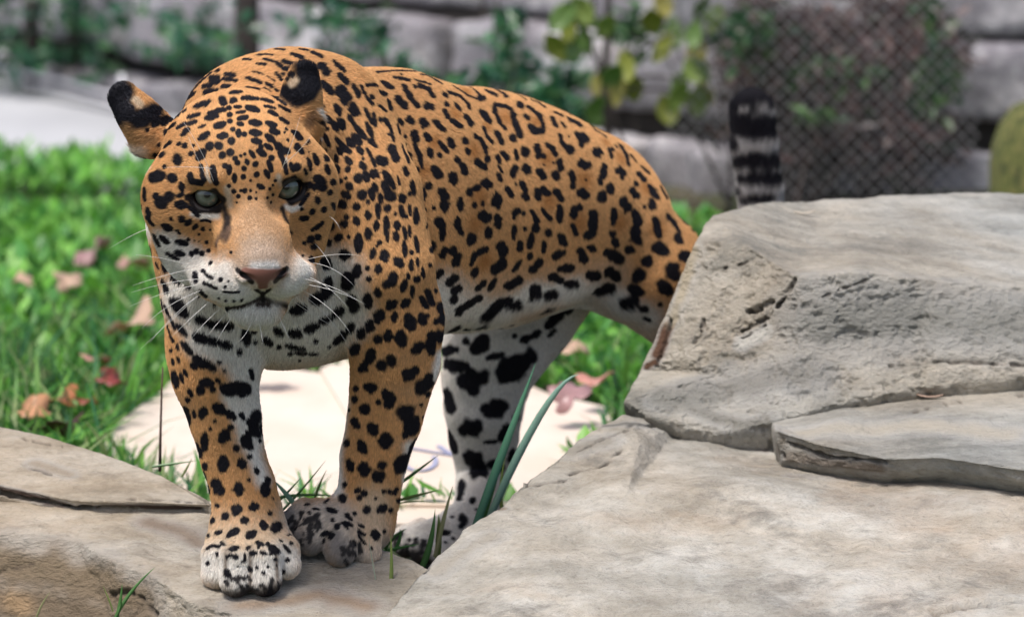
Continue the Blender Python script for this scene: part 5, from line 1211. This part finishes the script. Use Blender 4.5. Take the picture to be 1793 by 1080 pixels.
# fallen leaves: lobed, curled
def fallen(px, py, size, col, seed, label, z=.07, pt=None):
    r = np.random.default_rng(seed); c = PZ(px, py, z) if pt is None else pt
    n = 30; V, C = [np.zeros(3)], []
    for ring in (.45, 1.):
        for k in range(n):
            a = 2*math.pi*k/n; lob = .62+.38*abs(math.cos(2.5*a))**.7
            rr = ring*(lob if ring == 1. else .9*lob+.1)*(1+r.normal(0, .05))
            V.append(np.array([rr*math.cos(a), rr*math.sin(a)*.85, ring*ring*(.25*math.cos(2*a+seed)+.12*math.sin(3*a)+r.normal(0, .04))]))
    F = [(0, 1+k, 1+(k+1) % n) for k in range(n)]+[(1+k, 1+n+k, 1+n+(k+1) % n, 1+(k+1) % n) for k in range(n)]
    o = new_mesh("fallen_leaf", np.array(V)*size*.62, F, mlf)
    C = np.array(col)*(1+.3*fbm(np.array(V)*3+seed, seed, 3))[:, None]; leaf_colour(o, np.clip(C, 0, 1))
    o.location = tuple(c); o.rotation_euler = (r.uniform(.1, .7), r.uniform(-.4, .4), r.uniform(0, 6.28))
    sol = o.modifiers.new("thick", 'SOLIDIFY'); sol.thickness = .0009
    tag(o, label, "leaf", "fallen leaves in the grass"); return o
PK, BG, OR, RB, DB = (.45, .27, .27), (.62, .43, .31), (.50, .20, .09), (.28, .06, .05), (.10, .05, .035)
for i, (px, py, s_, col, lab) in enumerate([
    (163, 438, .075, PK, "lilac-pink fallen leaf in the grass beside the jaguar's cheek"), (236, 460, .06, (.55, .34, .28), "salmon fallen leaf close to the jaguar's whiskers"), (226, 566, .095, BG, "largest pale beige fallen leaf in the grass"),
    (118, 488, .05, BG, "small beige fallen leaf above a long pale grass blade"), (40, 490, .035, BG, "tiny tan fallen leaf deep in the grass"), (165, 628, .045, (.60, .32, .25), "curled pink-orange fallen leaf above a red one"), (195, 662, .045, RB, "dark red fallen leaf by the cardboard sheet edge"),
    (56, 716, .05, (.62, .33, .18), "pale orange fallen leaf just behind the rock layer"), (103, 697, .055, OR, "rusty orange curled leaf behind the rock layer"), (112, 742, .06, DB, "dark brown rotting leaf under the rusty one"),
    (1000, 688, .060, PK, "pink lobed leaf behind the jaguar's hind leg"), (1045, 662, .058, (.60, .30, .24), "orange-pink lobed leaf next to the boulder foot"), (1008, 612, .045, BG, "small beige leaf under the jaguar's belly"), (972, 596, .035, OR, "small rusty leaf at the jaguar's inner thigh"), (463, 618, .07, (.70, .42, .05), "yellow and orange leaf seen between the jaguar's chest and fore leg"),
    (150, 700, .03, (.35, .10, .05), "little russet leaf among the broad green weeds")]):
    fallen(px, py, s_, col, 300+i, lab)

# dry leaf chips on the stones
def chip(px, py, host, size, col, label, seed):
    b_ = BVHTree.FromPolygons([v.co[:] for v in host.data.vertices], [p.vertices[:] for p in host.data.polygons])
    r = ray(px, py); h = b_.ray_cast(Vector(CAM), Vector(r/np.linalg.norm(r)))
    if h[0] is None: return
    n = np.array(h[1]); n = n if n[2] > 0 else -n
    o = leaf_piece("dry_leaf", np.array(h[0])+n*.003, size, size*.22, (1, rl.normal(0, .3), 0), n, col, None, .25)
    tag(o, label, "leaf", "dry leaf scraps on the stones")
chip(1407, 377, boulder, .028, (.62, .55, .45), "curled pale dry leaf scrap on top of the boulder", 1)
chip(1628, 699, ledge, .034, (.50, .36, .28), "narrow brown dry leaf scrap on the layered rock", 2)
chip(1505, 705, ledge, .022, (.42, .30, .25), "tiny brown dry leaf scrap near the boulder foot on layered rock", 3)
